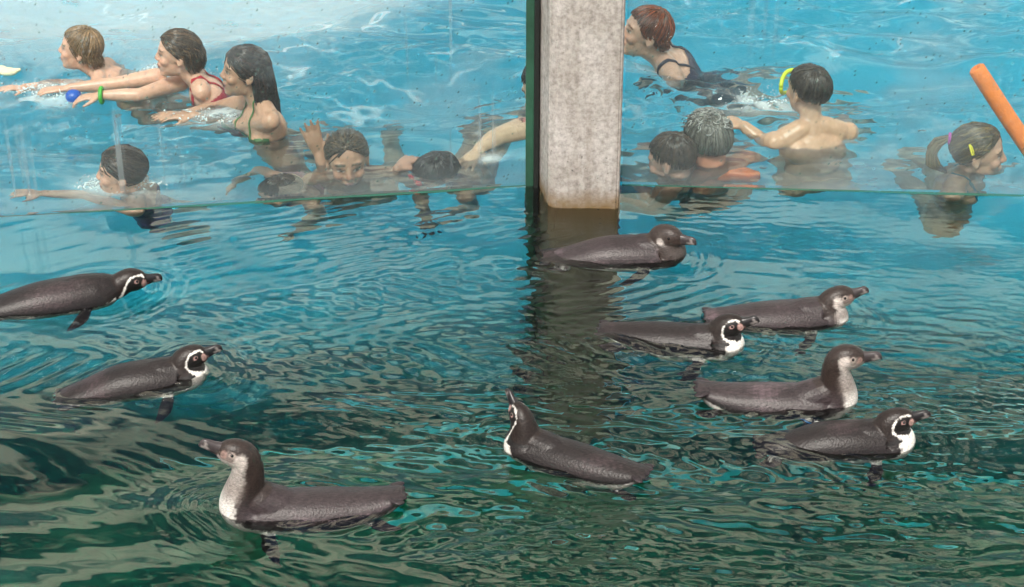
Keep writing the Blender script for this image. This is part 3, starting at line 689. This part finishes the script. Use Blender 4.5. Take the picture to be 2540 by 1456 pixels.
def hairline(phi, kind):
    """elevation (degrees) of the hair's edge at azimuth phi (0 = face)"""
    a = abs(phi)
    pts = {'short': [(0, 38), (40, 30), (62, 8), (80, -2), (100, -20), (125, -30), (180, -36)],
           'long': [(0, 40), (38, 32), (60, 6), (78, -14), (100, -30), (125, -40), (180, -45)],
           'back': [(0, 46), (40, 38), (60, 18), (78, 4), (95, -10), (125, -32), (180, -36)]}[kind]
    return np.interp(a, [p[0] for p in pts], [p[1] for p in pts])
def hair_mesh(Hc, M, k, style, color, seed, kind='short', swept='crown', length=.0, n=230, shine=(1.9, 1.7, 1.5), thick=1.0, tips=None, fringe=False):
    """scalp cap plus many locks lying along the skull"""
    rnd = random.Random(seed); mb = MB(); color = np.array(color, float)
    cen, rad = Vector((-.014, 0, .031)), (.1020, .0800, .0890)
    def surf(phi, el, lift=1.0):
        d = Vector((math.cos(R(el)) * math.cos(R(phi)), math.cos(R(el)) * math.sin(R(phi)), math.sin(R(el))))
        return cen + Vector((d.x * rad[0], d.y * rad[1], d.z * rad[2])) * lift
    w = lambda p: Hc + M @ (p * k)
    # cap
    nphi, nel = 40, 14; V, Fc = [], []
    for i in range(nel + 1):
        for j in range(nphi):
            phi = -180 + 360 * j / nphi; e0 = hairline(phi, kind) + 9 + 4 * math.sin(j * 2.7) + 3 * math.sin(j * 5.1 + 1)
            V.append(tuple(w(surf(phi, 90 - (90 - e0) * i / nel, 1.0 if i < nel else .97))))
    for i in range(nel):
        for j in range(nphi): Fc.append([i * nphi + j, (i + 1) * nphi + j, (i + 1) * nphi + (j + 1) % nphi, i * nphi + (j + 1) % nphi])
    mb.add(V, Fc, color * .85)
    for q in range(int(n * 2.6)):
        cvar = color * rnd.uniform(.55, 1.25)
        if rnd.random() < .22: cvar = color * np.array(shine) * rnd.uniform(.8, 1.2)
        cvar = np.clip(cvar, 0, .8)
        if swept == 'crown':      # from the whorl outwards to the hairline
            phi1 = rnd.uniform(-180, 180); e1 = hairline(phi1, kind) + rnd.uniform(-11, 9); t0 = rnd.uniform(.0, .55)
            p0, p1 = surf(160 + rnd.uniform(-20, 20), 72), surf(phi1, e1)
        elif swept == 'back':     # combed back from the face
            s = rnd.choice((-1, 1)); phi0 = s * rnd.uniform(0, 80); e0 = hairline(phi0, kind) + rnd.uniform(-7, 22)
            p0 = surf(phi0, min(e0, 84)); phi1 = s * rnd.uniform(95, 180); p1 = surf(phi1, hairline(phi1, kind) + rnd.uniform(-14, 45)); t0 = 0
        else:                     # centre parting, falling to the sides
            s = rnd.choice((-1, 1)); x0 = rnd.uniform(-.075, .075)
            p0 = cen + Vector((x0, s * .004, math.sqrt(max(.02, 1 - (x0 / rad[0]) ** 2)) * rad[2]))
            phi1 = s * rnd.uniform(48, 180); p1 = surf(phi1, hairline(phi1, kind) + rnd.uniform(-6, 5)); t0 = 0
        pts, rr = [], []; m = 8; lift = 1 + rnd.uniform(-.012, .034) * thick
        wob = rnd.uniform(-.006, .006); wph = rnd.uniform(0, 6)
        for i in range(m):
            t = t0 + (1 - t0) * i / (m - 1); d = (p0 - cen).lerp(p1 - cen, t); dn = Vector((d.x / rad[0], d.y / rad[1], d.z / rad[2])).normalized()
            p = cen + Vector((dn.x * rad[0], dn.y * rad[1], dn.z * rad[2])) * (lift + .02 * math.sin(3 * t + wph))
            p = p + Vector((0, wob * math.sin(4 * t + wph), 0)); pts.append(w(p)); rr.append(k * (.0030 * thick) * (1 - .45 * t) * rnd.uniform(.8, 1.2))
        rr[0] *= .6; rr[-1] *= .4
        if length and swept != 'crown' or (length and rnd.random() < .8):
            end = p1 - cen
            if end.x < .055 or swept == 'part':
                L = length * rnd.uniform(.6, 1.05); rr = [max(x, .0026 * k) for x in rr]
                for i in range(1, 6):
                    pts.append(pts[m - 1] + Vector((rnd.uniform(-.004, .004), rnd.uniform(-.004, .004), -L * i / 5)) + (M @ Vector((-.012, 0, 0))) * (i / 5) * (1 if L < .12 else 2.2)); rr.append(k * .0036 * (1 - .13 * i))
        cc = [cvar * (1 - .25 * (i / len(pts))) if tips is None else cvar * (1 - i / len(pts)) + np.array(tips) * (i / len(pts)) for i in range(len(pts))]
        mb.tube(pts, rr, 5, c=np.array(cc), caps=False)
    return mb

def hand(mb, wr, d, palm_n, k, curl=.2, side=1):
    """palm and five fingers from wrist wr along d; palm faces palm_n"""
    d = Vector(d).normalized(); nrm = Vector(palm_n); nrm = (nrm - d * nrm.dot(d)).normalized(); s = d.cross(nrm) * side
    P = lambda a, b, c: Vector(wr) + (d * a + s * b + nrm * c) * k
    mb.tube([P(.0, 0, 0), P(.03, .002, 0), P(.065, .0, .0), P(.085, 0, 0)], [.024 * k, .032 * k, .038 * k, .034 * k], 12, flat=(nrm, .42))
    for b, L, r, sp in ((-.030, .062, .0078, -.14), (-.010, .076, .0084, -.03), (.010, .080, .0086, .05), (.030, .070, .0082, .15)):
        pts = [P(.075, b, 0)]; a = 0; x, y, zz = .085, b, 0
        for i in range(3):
            a += curl * (.6 + .4 * i); st = L * (.42, .32, .26)[i]
            x += st * math.cos(a); zz += st * math.sin(a); y += st * sp; pts.append(P(x, y, zz))
        mb.tube(pts, [r * k, r * k, r * .92 * k, r * .75 * k], 8)
    mb.tube([P(.018, .024, .004), P(.042, .046, .012), P(.066, .058, .018), P(.085, .062, .024)], [.013 * k, .0115 * k, .0098 * k, .0078 * k], 8)

def person(label, hc, yaw, pitch=0, roll=0, hk=1.0, bk=1.0, torso=(0, 0, -1), tyaw=None, legs=(.2, .3, -1), arms=(None, None), skin=(.55, .33, .24), hair_c=(.05, .03, .02),
           hair=None, voxel=.0065, suit=None, lips=(.40, .15, .13), mouth_open=0.0, neck_k=1.0, extra=None, male=False):
    Hc = Vector(hc); M = rot(yaw, pitch, roll); rb = MB()
    t = Vector(torso).normalized(); fy = R(yaw if tyaw is None else tyaw); fwd = Vector((math.cos(fy), math.sin(fy), 0)); fwd = (fwd - t * fwd.dot(t)).normalized()
    lat = fwd.cross(t); # person's left when t points down
    add_head(rb, Hc, M, hk, True, male)
    jaw = Hc + M @ (Vector((-.022, 0, -.060)) * hk); Nb = jaw + t * (.078 * hk + .015 * bk) - fwd * .018 * bk
    rb.tube([jaw, (jaw + Nb) / 2, Nb, Nb + t * .05 * bk], [.050 * hk * neck_k, .047 * hk * neck_k, .054 * bk * neck_k, .07 * bk], 14)
    T = lambda a, b, c: Nb + (t * a + lat * b + fwd * c) * bk
    B3 = Matrix((fwd, lat, t)).transposed()
    El = lambda c, r: rb.ellipsoid(tuple(T(*c)), tuple(q * bk for q in r), B3, 18, 12)
    El((.13, 0, .0), (.100, .150, .135)); El((.27, 0, .005), (.090, .128, .14)); El((.42, 0, .0), (.100, .145, .12))
    for s in (-1, 1):
        rb.tube([T(-.005, s * .05, -.01), T(.035, s * .125, -.005)], [.045 * bk, .052 * bk], 12)
        El((.17, s * .070, .060), (.045, .062, .060)); El((.12, s * .070, -.045), (.050, .070, .085))
        arm = arms[0] if s > 0 else arms[1]
        sh = T(.045, s * .168, 0)
        if arm is None: arm = dict(elbow=T(.30, s * .27, .05), wrist=T(.45, s * .25, .22))
        el, wr = Vector(arm['elbow']), Vector(arm['wrist'])
        if arm.get('shoulder') is not None: sh = Vector(arm['shoulder'])
        rb.tube([sh, sh.lerp(el, .5), el], [.050 * bk, .044 * bk, .037 * bk], 12); rb.tube([el, el.lerp(wr, .35), wr], [.037 * bk, .038 * bk, .025 * bk], 12)
        hand(rb, wr, arm.get('dir', wr - el), arm.get('palm', (0, 0, -1)), (bk + hk) / 2 * .98, arm.get('curl', .2), arm.get('side', s))
        ld = Vector(legs).normalized(); hip = T(.46, s * .085, 0)
        kn = hip + (ld + lat * s * .08) * .42 * bk; an = kn + (ld - fwd * .25).normalized() * .40 * bk
        rb.tube([hip, hip.lerp(kn, .5), kn], [.085 * bk, .072 * bk, .052 * bk], 12); rb.tube([kn, kn.lerp(an, .35), an], [.050 * bk, .052 * bk, .034 * bk], 12)
        rb.tube([an, an + (fwd * .9 + ld * .4).normalized() * .13 * bk], [.036 * bk, .026 * bk], 10)
    V, Fc = fused(rb, voxel, 2, .5)
    col = np.tile(np.array(skin, float), (len(V), 1)); col *= (1 + .06 * hnoise(V, 14, 3)[:, None])
    L = paint_head(V, col, Hc, M, hk, skin, hair_c, True, lips, mouth_open)
    root = empty('person', (Nb.x, Nb.y, 0.0)); tag(root, label, 'person', 'people bathing behind the glass')
    body = mesh_from('body', V, Fc, M_skin, True, root, np.clip(col, .01, .85))
    hm = hair_mesh(Hc, M, hk, None, hair_c, hash(label) % 999 if False else sum(map(ord, label)) % 999, **(hair or {}))
    if extra: extra(hm, Hc, M, hk)
    hm.build('hair', M_hair, root, True, True)
    Q = V - np.array(Nb); tl = np.stack([Q @ np.array(t), Q @ np.array(lat), Q @ np.array(fwd)], 1) / bk    # along, left, front
    if suit:
        sel = suit[1](tl) & (np.abs(tl[:, 1]) < .19)
        keep = np.zeros(len(V), bool); keep[sel] = True
        fs = [q for q in Fc if all(keep[i] for i in q)]
        if fs:
            used = sorted({i for q in fs for i in q}); mp = {a: b for b, a in enumerate(used)}
            nrm = np.zeros_like(V)
            for q in fs:
                nn = np.cross(V[q[1]] - V[q[0]], V[q[2]] - V[q[0]])
                for i in q: nrm[i] += nn
            nn = nrm[used]; nn /= np.linalg.norm(nn, axis=1)[:, None] + 1e-9
            mesh_from('swimsuit', V[used] + nn * .004, [[mp[i] for i in q] for q in fs], M_suit, True, root, np.tile(np.array(suit[0], float), (len(used), 1)))
    root_info = dict(root=root, Hc=Hc, M=M, k=hk, T=T, bvh=BVHTree.FromPolygons([tuple(v) for v in V], Fc), bk=bk)
    return root_info
def strap(info, pts, width, color, name='strap', m=None):
    """flat strap laid on the skin along body-space points"""
    b = info['bvh']; P = []
    fine = []
    for i in range(len(pts) - 1):
        for j in range(5): fine.append(Vector(pts[i]).lerp(Vector(pts[i + 1]), j / 5))
    fine.append(Vector(pts[-1]))
    for q in fine:
        loc, nr, _, _ = b.find_nearest(q); P.append((loc + nr * .004, nr))
    mb = MB()
    for i in range(len(P) - 1):
        pass
    rings = []
    for i, (p, nr) in enumerate(P):
        tn = (P[min(i + 1, len(P) - 1)][0] - P[max(0, i - 1)][0]).normalized(); sd = tn.cross(nr).normalized()
        rings.append([tuple(p + sd * width * math.cos(a) + nr * .0028 * math.sin(a)) for a in np.linspace(0, 2 * math.pi, 8, endpoint=False)])
    mb.rings(rings, True, np.array(color, float)); mb.build(name, m or M_suit, info['root'], True, True)

def build_people():
    FAIR, TAN, RED = (.66, .385, .275), (.46, .255, .165), (.50, .215, .13)
    hw = lambda hx, hy, wy: at_y(hx, hy, at(hx, wy).y)       # head centre above the spot where the water meets the body
    # three children swimming in line to the left
    person('fair-haired child at upper left, farthest left of the three swimming in line', hw(198, 122, 205), 182, 8, hk=.86, bk=.72, torso=(.55, .1, -.8), legs=(.8, .1, -.5), skin=FAIR, hair_c=(.20, .125, .065),
           hair=dict(kind='short', swept='crown', length=.05, shine=(1.7, 1.6, 1.5)), arms=(dict(elbow=at(150, 215, -.05), wrist=at(60, 217, -.01)), None))
    b = person('girl in red swimsuit reaching both arms to the left, green wristband', hw(440, 134, 235), 190, 4, hk=.90, bk=.80, torso=(.50, .0, -.86), legs=(.6, .1, -.8), skin=FAIR, hair_c=(.060, .038, .024), voxel=.0055,
           hair=dict(kind='short', swept='back', length=.05, n=260, shine=(2.4, 2.1, 1.7)), mouth_open=.004,
           arms=(dict(shoulder=at(452, 203, .03), elbow=at(345, 236, .03), wrist=at(250, 236, .035), dir=(-1, -.05, -.12), palm=(.1, 0, -1), curl=.35),
                 dict(shoulder=at(392, 190, .05), elbow=at(290, 207, .04), wrist=at(170, 219, .03), dir=(-1, -.08, -.05), palm=(0, 0, -1), curl=.15)),
           suit=((.30, .012, .03), lambda q: (q[:, 0] > .10) & (q[:, 0] < .50)))
    strap(b, [b['T'](.14, .09, .11), b['T'](.03, .085, .05), b['T'](.0, .08, -.02), b['T'](.10, .06, -.10)], .010, (.40, .015, .03))
    strap(b, [b['T'](.14, -.09, .11), b['T'](.03, -.085, .05), b['T'](.0, -.08, -.02), b['T'](.10, -.06, -.10)], .010, (.40, .015, .03))
    wpos = at(252, 236, .035); ring = MB(); ring.tube([wpos + Vector((.0, math.cos(a) * .031, math.sin(a) * .031)) for a in np.linspace(0, 2 * math.pi, 19)], .009, 8, flat=((0, 1, 0), .8), caps=False)
    o = ring.build('wristband', principled('green_rubber', (.06, .42, .04), .45), b['root'])
    ball = MB(); ball.ellipsoid(at(183, 240, .0), (.036, .036, .033)); o = ball.build('ball', principled('blue_rubber', (.01, .09, .45), .35))
    bm = bpy.data.meshes[o.data.name]
    tag(o, 'small blue ball under the hand with the green wristband', 'ball')
    c = person('girl with long dark wet hair and green halter straps, laughing to the left', hw(606, 178, 318), 196, 6, hk=.93, bk=.84, torso=(.18, .0, -.98), tyaw=205, legs=(.25, .2, -1), skin=(.52, .30, .20), hair_c=(.026, .016, .013), mouth_open=.006,
           hair=dict(kind='long', swept='back', length=.26, n=300, shine=(2.2, 1.6, 1.4)), neck_k=.9,
           arms=(dict(elbow=at(560, 318, -.06), wrist=at(480, 287, .0), dir=(-1, 0, .0)), dict(elbow=at(540, 268, -.02), wrist=at(455, 285, -.01), dir=(-1, 0, 0))), suit=((.06, .16, .05), lambda q: (q[:, 0] > .13) & (q[:, 0] < .24) & (q[:, 2] > .02)))
    for s in (-1, 1):
        strap(c, [c['T'](.17, s * .075, .12), c['T'](.06, s * .07, .09), c['T'](-.01, s * .055, .03), c['T'](-.05, s * .03, -.04)], .0055, (.05, .15, .03))
    # child close to the glass on the left
    person('dark-haired child low in the water close to the left pane, purple swimsuit', at_y(300, 428, at(300, 520).y + .18), 186, 2, hk=.90, bk=.74, torso=(.12, .30, -.95), legs=(.1, .6, -.8), skin=FAIR, hair_c=(.035, .026, .022),
           hair=dict(kind='short', swept='back', n=240, shine=(2.6, 2.2, 1.9)), arms=(dict(elbow=at(215, 512, -.09), wrist=at(110, 512, -.10), dir=(-1, 0, 0)), None), suit=((.10, .035, .20), lambda q: (q[:, 0] > .08) & (q[:, 0] < .50)))
    # frowning woman, hand raised
    Yw = at(860, 482).y + .17
    wm = person('frowning woman facing the camera through the glass, one hand raised beside her', at_y(862, 399, Yw), 278, -7, 2, hk=1.0, bk=.92, torso=(.05, .42, -.90), legs=(.0, 1, -.3), skin=(.42, .24, .155), hair_c=(.045, .035, .024), voxel=.0058,
           hair=dict(kind='back', swept='back', n=300, shine=(2.4, 2.1, 1.7)), lips=(.30, .12, .11),
           arms=(None, dict(elbow=at_y(815, 455, Yw + .10), wrist=at_y(793, 385, Yw + .12), dir=(-.28, .0, 1), palm=(.2, -1, 0), curl=.10, side=1)))
    # heads at the waterline
    person('crown of a dark head just breaking the water left of the frowning woman', at_y(697, 506, at(697, 492).y + .15), 230, -20, hk=.92, bk=.76, torso=(0, .7, -.7), legs=(0, 1, -.2), skin=FAIR, hair_c=(.030, .022, .018), hair=dict(kind='short', swept='crown', n=220), suit=((.25, .03, .09), lambda q: (q[:, 0] > .08) & (q[:, 0] < .5)))
    g = person('black-haired boy with red goggles at the waterline left of the mullion', at_y(1080, 452, at(1080, 468).y + .20), 205, -22, hk=.98, bk=.82, torso=(.2, .7, -.7), legs=(.1, 1, -.2), skin=(.40, .22, .15), hair_c=(.011, .010, .011), hair=dict(kind='short', swept='crown', n=280, shine=(2.0, 2.0, 2.0), thick=1.2), arms=(None, dict(elbow=at(1005, 440, -.08), wrist=at(985, 418, .0), dir=(.3, .5, .05))))
    Hc, M, k = g['Hc'], g['M'], g['k']
    gm = MB()
    for s in (-1, 1): gm.ellipsoid(tuple(Hc + M @ (Vector((.092, s * .031, .008)) * k)), (.014, .027, .020), M)
    gs = MB(); gs.tube([Hc + M @ (Vector((math.cos(a) * .112 - .012, math.sin(a) * .090, .016)) * k) for a in np.linspace(-2.9, 2.9, 30)], .007, 6, flat=(M @ Vector((1, 0, 0)), .9), caps=False)
    go = gm.build('goggles', principled('red_goggles', (.75, .02, .03), .3), g['root'])
    gs.build('goggle_strap', principled('black_strap', (.012, .011, .012), .4), go)
    # man half hidden behind mullion and pillar
    hm = at_y(1352, 215, at(1352, 330).y)
    person('man almost hidden behind the pillar, bare arm reaching out to the left', hm, 215, -25, hk=1.0, bk=1.12, torso=(.10, .25, -.95), tyaw=200, legs=(.4, .3, -.8), skin=(.52, .37, .25), hair_c=(.012, .010, .010), hair=dict(kind='short', swept='crown', n=220), male=True,
           arms=(dict(shoulder=at_y(1300, 322, hm.y - .05), elbow=at(1236, 340, .03), wrist=at(1188, 372, .005), dir=(-.35, -.8, -.10), palm=(0, .2, -1), curl=.30), None))
    # red-haired woman swimming on her front
    hr = at_y(1600, 82, at(1612, 172).y)
    rw = person('woman with short red-brown hair swimming right of the pillar, dark swimsuit', hr, 186, 12, hk=1.02, bk=.98, torso=(.62, .2, -.78), tyaw=186, legs=(.8, .3, -.6), skin=(.58, .38, .28), hair_c=(.125, .034, .012),
           hair=dict(kind='short', swept='crown', length=.03, n=320, shine=(2.3, 1.9, 1.5), thick=1.3), arms=(dict(elbow=at(1655, 222, -.22), wrist=at(1625, 262, -.30)), None), suit=((.010, .014, .045), lambda q: (q[:, 0] > .07) & (q[:, 0] < .55)))
    for s in (-1, 1): strap(rw, [rw['T'](.12, s * .09, .11), rw['T'](.0, s * .09, .05), rw['T'](-.02, s * .085, -.03), rw['T'](.10, s * .07, -.10)], .009, (.012, .014, .035))
    # boy with a yellow diving mask
    Yb = at(2005, 345).y
    j = person('boy seen from behind wearing a yellow diving mask', at_y(2003, 226, Yb), 124, 0, hk=.93, bk=.94, torso=(.05, -.10, -.99), tyaw=105, legs=(.1, 1, -.4), skin=(.55, .34, .22), hair_c=(.032, .024, .018), hair=dict(kind='short', swept='crown', n=300, shine=(1.7, 1.6, 1.5)),
           arms=(dict(elbow=at(1890, 355, -.04), wrist=at(1845, 312, .02), dir=(-.6, .8, .0)), dict(elbow=at(2085, 350, -.14), wrist=at(2060, 400, -.2))))
    Hc, M, k = j['Hc'], j['M'], j['k']; mk = MB()
    loop = [Hc + M @ (Vector((.118 - .03 * abs(math.cos(a)) ** 2, math.cos(a) * .074, .006 + math.sin(a) * .050)) * k) for a in np.linspace(0, 2 * math.pi, 33)]
    mk.tube(loop, .0085, 8, caps=False); mo = mk.build('diving_mask', principled('yellow_rubber', (.62, .78, .03), .4), j['root'])
    ln = MB(); ln.ellipsoid(tuple(Hc + M @ (Vector((.090, 0, .006)) * k)), (.024, .068, .046), M); ln.build('lens', M_lens, mo)
    st = MB(); st.tube([Hc + M @ (Vector((math.cos(a) * .116 - .014, math.sin(a) * .094, .020)) * k) for a in np.linspace(-2.6, 2.6, 30)], .008, 6, flat=(M @ Vector((1, 0, 0)), .9), caps=False); st.build('mask_strap', principled('clear_strap', (.25, .27, .22), .4), mo)
    # grey-haired man and the child he carries
    Yk = at(1755, 455).y + .22
    def curls(hm2, Hc, M, k):
        rnd = random.Random(5)
        for i in range(170):
            phi, el = rnd.uniform(-180, 180), rnd.uniform(25, 88)
            d = Vector((math.cos(R(el)) * math.cos(R(phi)) * .106, math.cos(R(el)) * math.sin(R(phi)) * .084, math.sin(R(el)) * .096)) + Vector((-.014, 0, .030)); n = d.normalized(); a = rnd.uniform(0, 6.28)
            e1 = n.cross(Vector((0, 0, 1))).normalized(); e2 = n.cross(e1); pts = [Hc + M @ ((d + (e1 * math.cos(a + q * .5) + e2 * math.sin(a + q * .5)) * .012 + n * (.000 + .0018 * q)) * k) for q in range(6)]
            g = rnd.uniform(.15, .42); hm2.tube(pts, [.0022, .0026, .0026, .0024, .002, .001], 5, c=np.array((g, g * .98, g * .92)), caps=False)
    person('grey-haired man seen from behind beside the glass, right of the pillar', at_y(1752, 352, Yk), 118, -6, hk=1.06, bk=1.0, torso=(.08, .35, -.93), legs=(0, 1, -.3), skin=RED, hair_c=(.12, .115, .10), hair=dict(kind='short', swept='crown', n=320, shine=(1.6, 1.6, 1.6), thick=1.2), extra=curls, neck_k=1.25, male=True)
    person('brown-haired child with wet head in front of the grey-haired man', at_y(1664, 398, at(1664, 458).y + .11), 152, -14, hk=.94, bk=.72, torso=(.0, .6, -.8), legs=(.1, 1, -.2), skin=(.46, .28, .21), hair_c=(.038, .026, .018), hair=dict(kind='short', swept='crown', n=300, shine=(1.9, 1.7, 1.4)))
    # ponytail woman
    Ym = at(2420, 482).y + .24
    def pony(hm2, Hc, M, k):
        rnd = random.Random(8)
        for i in range(46):
            o = Vector((rnd.uniform(-.012, .012), rnd.uniform(-.016, .016), rnd.uniform(-.014, .014))); g = rnd.uniform(.6, 1.5); cc = np.array((.13, .10, .05)) * g
            pts = [Hc + M @ ((Vector(p) + o * s) * k) for p, s in (((-.095, 0, .050), 1), ((-.125, 0, .052), .6), ((-.160, 0, .030), 1.2), ((-.180, 0, -.010), 1.4), ((-.176, 0, -.055), 1.4), ((-.150, 0, -.095), 1.2), ((-.120, .0, -.125), .7))]
            hm2.tube(pts, [.005, .005, .006, .006, .006, .005, .002], 5, c=cc, caps=False)
    p = person('woman with blond-streaked ponytail facing right at the far right pane', at_y(2428, 380, Ym), 348, 0, hk=1.0, bk=.94, torso=(-.08, .10, -.99), tyaw=335, legs=(0, 1, -.3), skin=(.50, .31, .22), hair_c=(.060, .045, .026), arms=(dict(elbow=at_y(2440, 520, Ym + .22), wrist=at_y(2470, 540, Ym + .40)), dict(elbow=at_y(2360, 520, Ym + .10), wrist=at_y(2370, 545, Ym + .30))), hair=dict(kind='back', swept='back', n=320, shine=(3.0, 2.8, 1.8)), extra=pony, lips=(.36, .16, .13))
    Hc, M, k = p['Hc'], p['M'], p['k']
    tie = MB(); tie.tube([Hc + M @ (Vector((-.118, math.cos(a) * .020, .052 + math.sin(a) * .020)) * k) for a in np.linspace(0, 2 * math.pi, 15)], .006, 7, caps=False); tie.build('hair_tie', principled('magenta_band', (.45, .06, .40), .5), p['root'])
    clip = MB(); q0 = [Vector((-.045, -.084, .070)), Vector((-.035, -.088, .062)), Vector((-.022, -.092, .032)), Vector((-.030, -.092, .030)), Vector((-.045, -.084, .070))]
    clip.tube([Hc + M @ (v * k) for v in q0], .0035, 6, caps=False); clip.build('hair_clip', principled('yellow_clip', (.75, .68, .03), .4), p['root'])
    for s in (-1, 1): strap(p, [p['T'](.14, s * .08, .11), p['T'](.04, s * .07, .08), p['T'](-.02, s * .055, .0), p['T'](-.03, s * .03, -.05)], .007, (.01, .17, .24))

    # floats and toys
    M_or = principled('orange_foam', (.92, .25, .05), .55, noise=(26, .78, 1.12, 6), bump=(120, .0030))
    a0, a1 = at_y(2421, 168, 6.64), at_y(2640, 490, 6.58)
    nd = MB(); dirn = (a1 - a0).normalized(); pts = [a0 + dirn * 0.0] + [a0.lerp(a1, i / 12) + Vector((0, 0, -.01 * math.sin(i / 12 * 3.1))) for i in range(1, 13)]
    s = dirn.cross(Vector((0, 0, 1))).normalized(); u = s.cross(dirn)
    rings = []
    for r, off in ((.010, .012), (.010, .0), (.026, .0), (.0325, .006)):
        rings.append([tuple(pts[0] + dirn * off + (s * math.cos(t) + u * math.sin(t)) * r) for t in np.linspace(0, 2 * math.pi, 22, endpoint=False)])
    for q in pts[1:]: rings.append([tuple(q + (s * math.cos(t) + u * math.sin(t)) * .0335) for t in np.linspace(0, 2 * math.pi, 22, endpoint=False)])
    nd.rings(rings); tag(nd.build('pool_noodle', M_or), 'orange foam pool noodle slanting in from the right edge', 'pool noodle')
    # inflatable armband beside the grey-haired man
    c0 = at_y(1826, 478, Yk - .02); ab = MB()
    prof = [(-.085, .012, .040), (-.080, .034, .050), (-.05, .050, .058), (0, .058, .062), (.05, .050, .058), (.080, .034, .050), (.085, .012, .040)]
    ax = Vector((.90, .1, -.22)).normalized(); s = ax.cross(Vector((0, 0, 1))).normalized(); u = s.cross(ax)
    ab.rings([[tuple(c0 + ax * x + (s * math.cos(t) * .9 + u * math.sin(t)) * r * .92) for t in np.linspace(0, 2 * math.pi, 24, endpoint=False)] for x, _, r in prof])
    tag(ab.build('swim_armband', principled('orange_vinyl', (.95, .18, .02), .25, spec=.6)), 'bright orange inflatable armband at the waterline beside the grey-haired man', 'armband')
    # pale float at the left edge
    f0 = at(20, 178, .02); fb = MB(); fb.ellipsoid(tuple(f0), (.042, .028, .018)); fb.tube([f0 + Vector((.03, 0, .004)), f0 + Vector((.052, -.004, .012))], [.012, .008], 8); fb.ellipsoid(tuple(f0 + Vector((-.03, .01, .008))), (.026, .022, .016))
    v, fc = fused(fb, .004, 2); tag(mesh_from('foam_float', v, fc, principled('pale_yellow_foam', (.78, .74, .48), .7)), 'pale yellow foam float bobbing at the left edge', 'float')

    # splashes: drops and torn sheets of white water
    M_spl = principled('white_spray', (.80, .88, .90), .3, spec=.5)
    def splash(px, py, n, w, h, seed, label):
        rnd = random.Random(seed); mb = MB(); c0 = at(px, py, .0)
        for i in range(n):
            x, z = rnd.gauss(0, w), abs(rnd.gauss(0, h)); r = rnd.uniform(.0009, .0032) * (1.4 if z < .012 else .8)
            mb.ellipsoid((c0.x + x, c0.y + rnd.gauss(0, w * .4), z + .004), (r * rnd.uniform(.8, 2.2), r, r * rnd.uniform(.5, 1.2)), rot(rnd.uniform(0, 180), rnd.uniform(-50, 50)), 7, 5)
        for i in range(n // 60):
            x = rnd.gauss(0, w * .8); p = Vector((c0.x + x, c0.y + rnd.gauss(0, w * .3), .0)); pts = [p + Vector((rnd.gauss(0, .012), rnd.gauss(0, .008), .010 + h * .5 * q * rnd.uniform(.4, 1))) for q in range(5)]
            mb.tube(pts, [.003, .0035, .003, .002, .001], 6, caps=False)
        o = mb.build('splash', M_spl); tag(o, label, 'splash', kind='stuff')
    splash(470, 205, 700, .055, .040, 1, 'spray thrown up round the shoulders of the girl in red')
    splash(405, 190, 260, .05, .03, 2, 'spray in front of the chest of the girl in red')
    splash(290, 463, 420, .07, .02, 3, 'white splash at the chin of the dark-haired child by the glass')
    splash(1880, 258, 160, .07, .035, 4, 'splash left of the boy in the diving mask')
    splash(120, 228, 320, .10, .015, 5, 'ripples of white spray ahead of the outstretched hands')
    splash(560, 290, 240, .09, .012, 6, 'small splash in front of the girl with the halter straps')
build_people()


build_water()
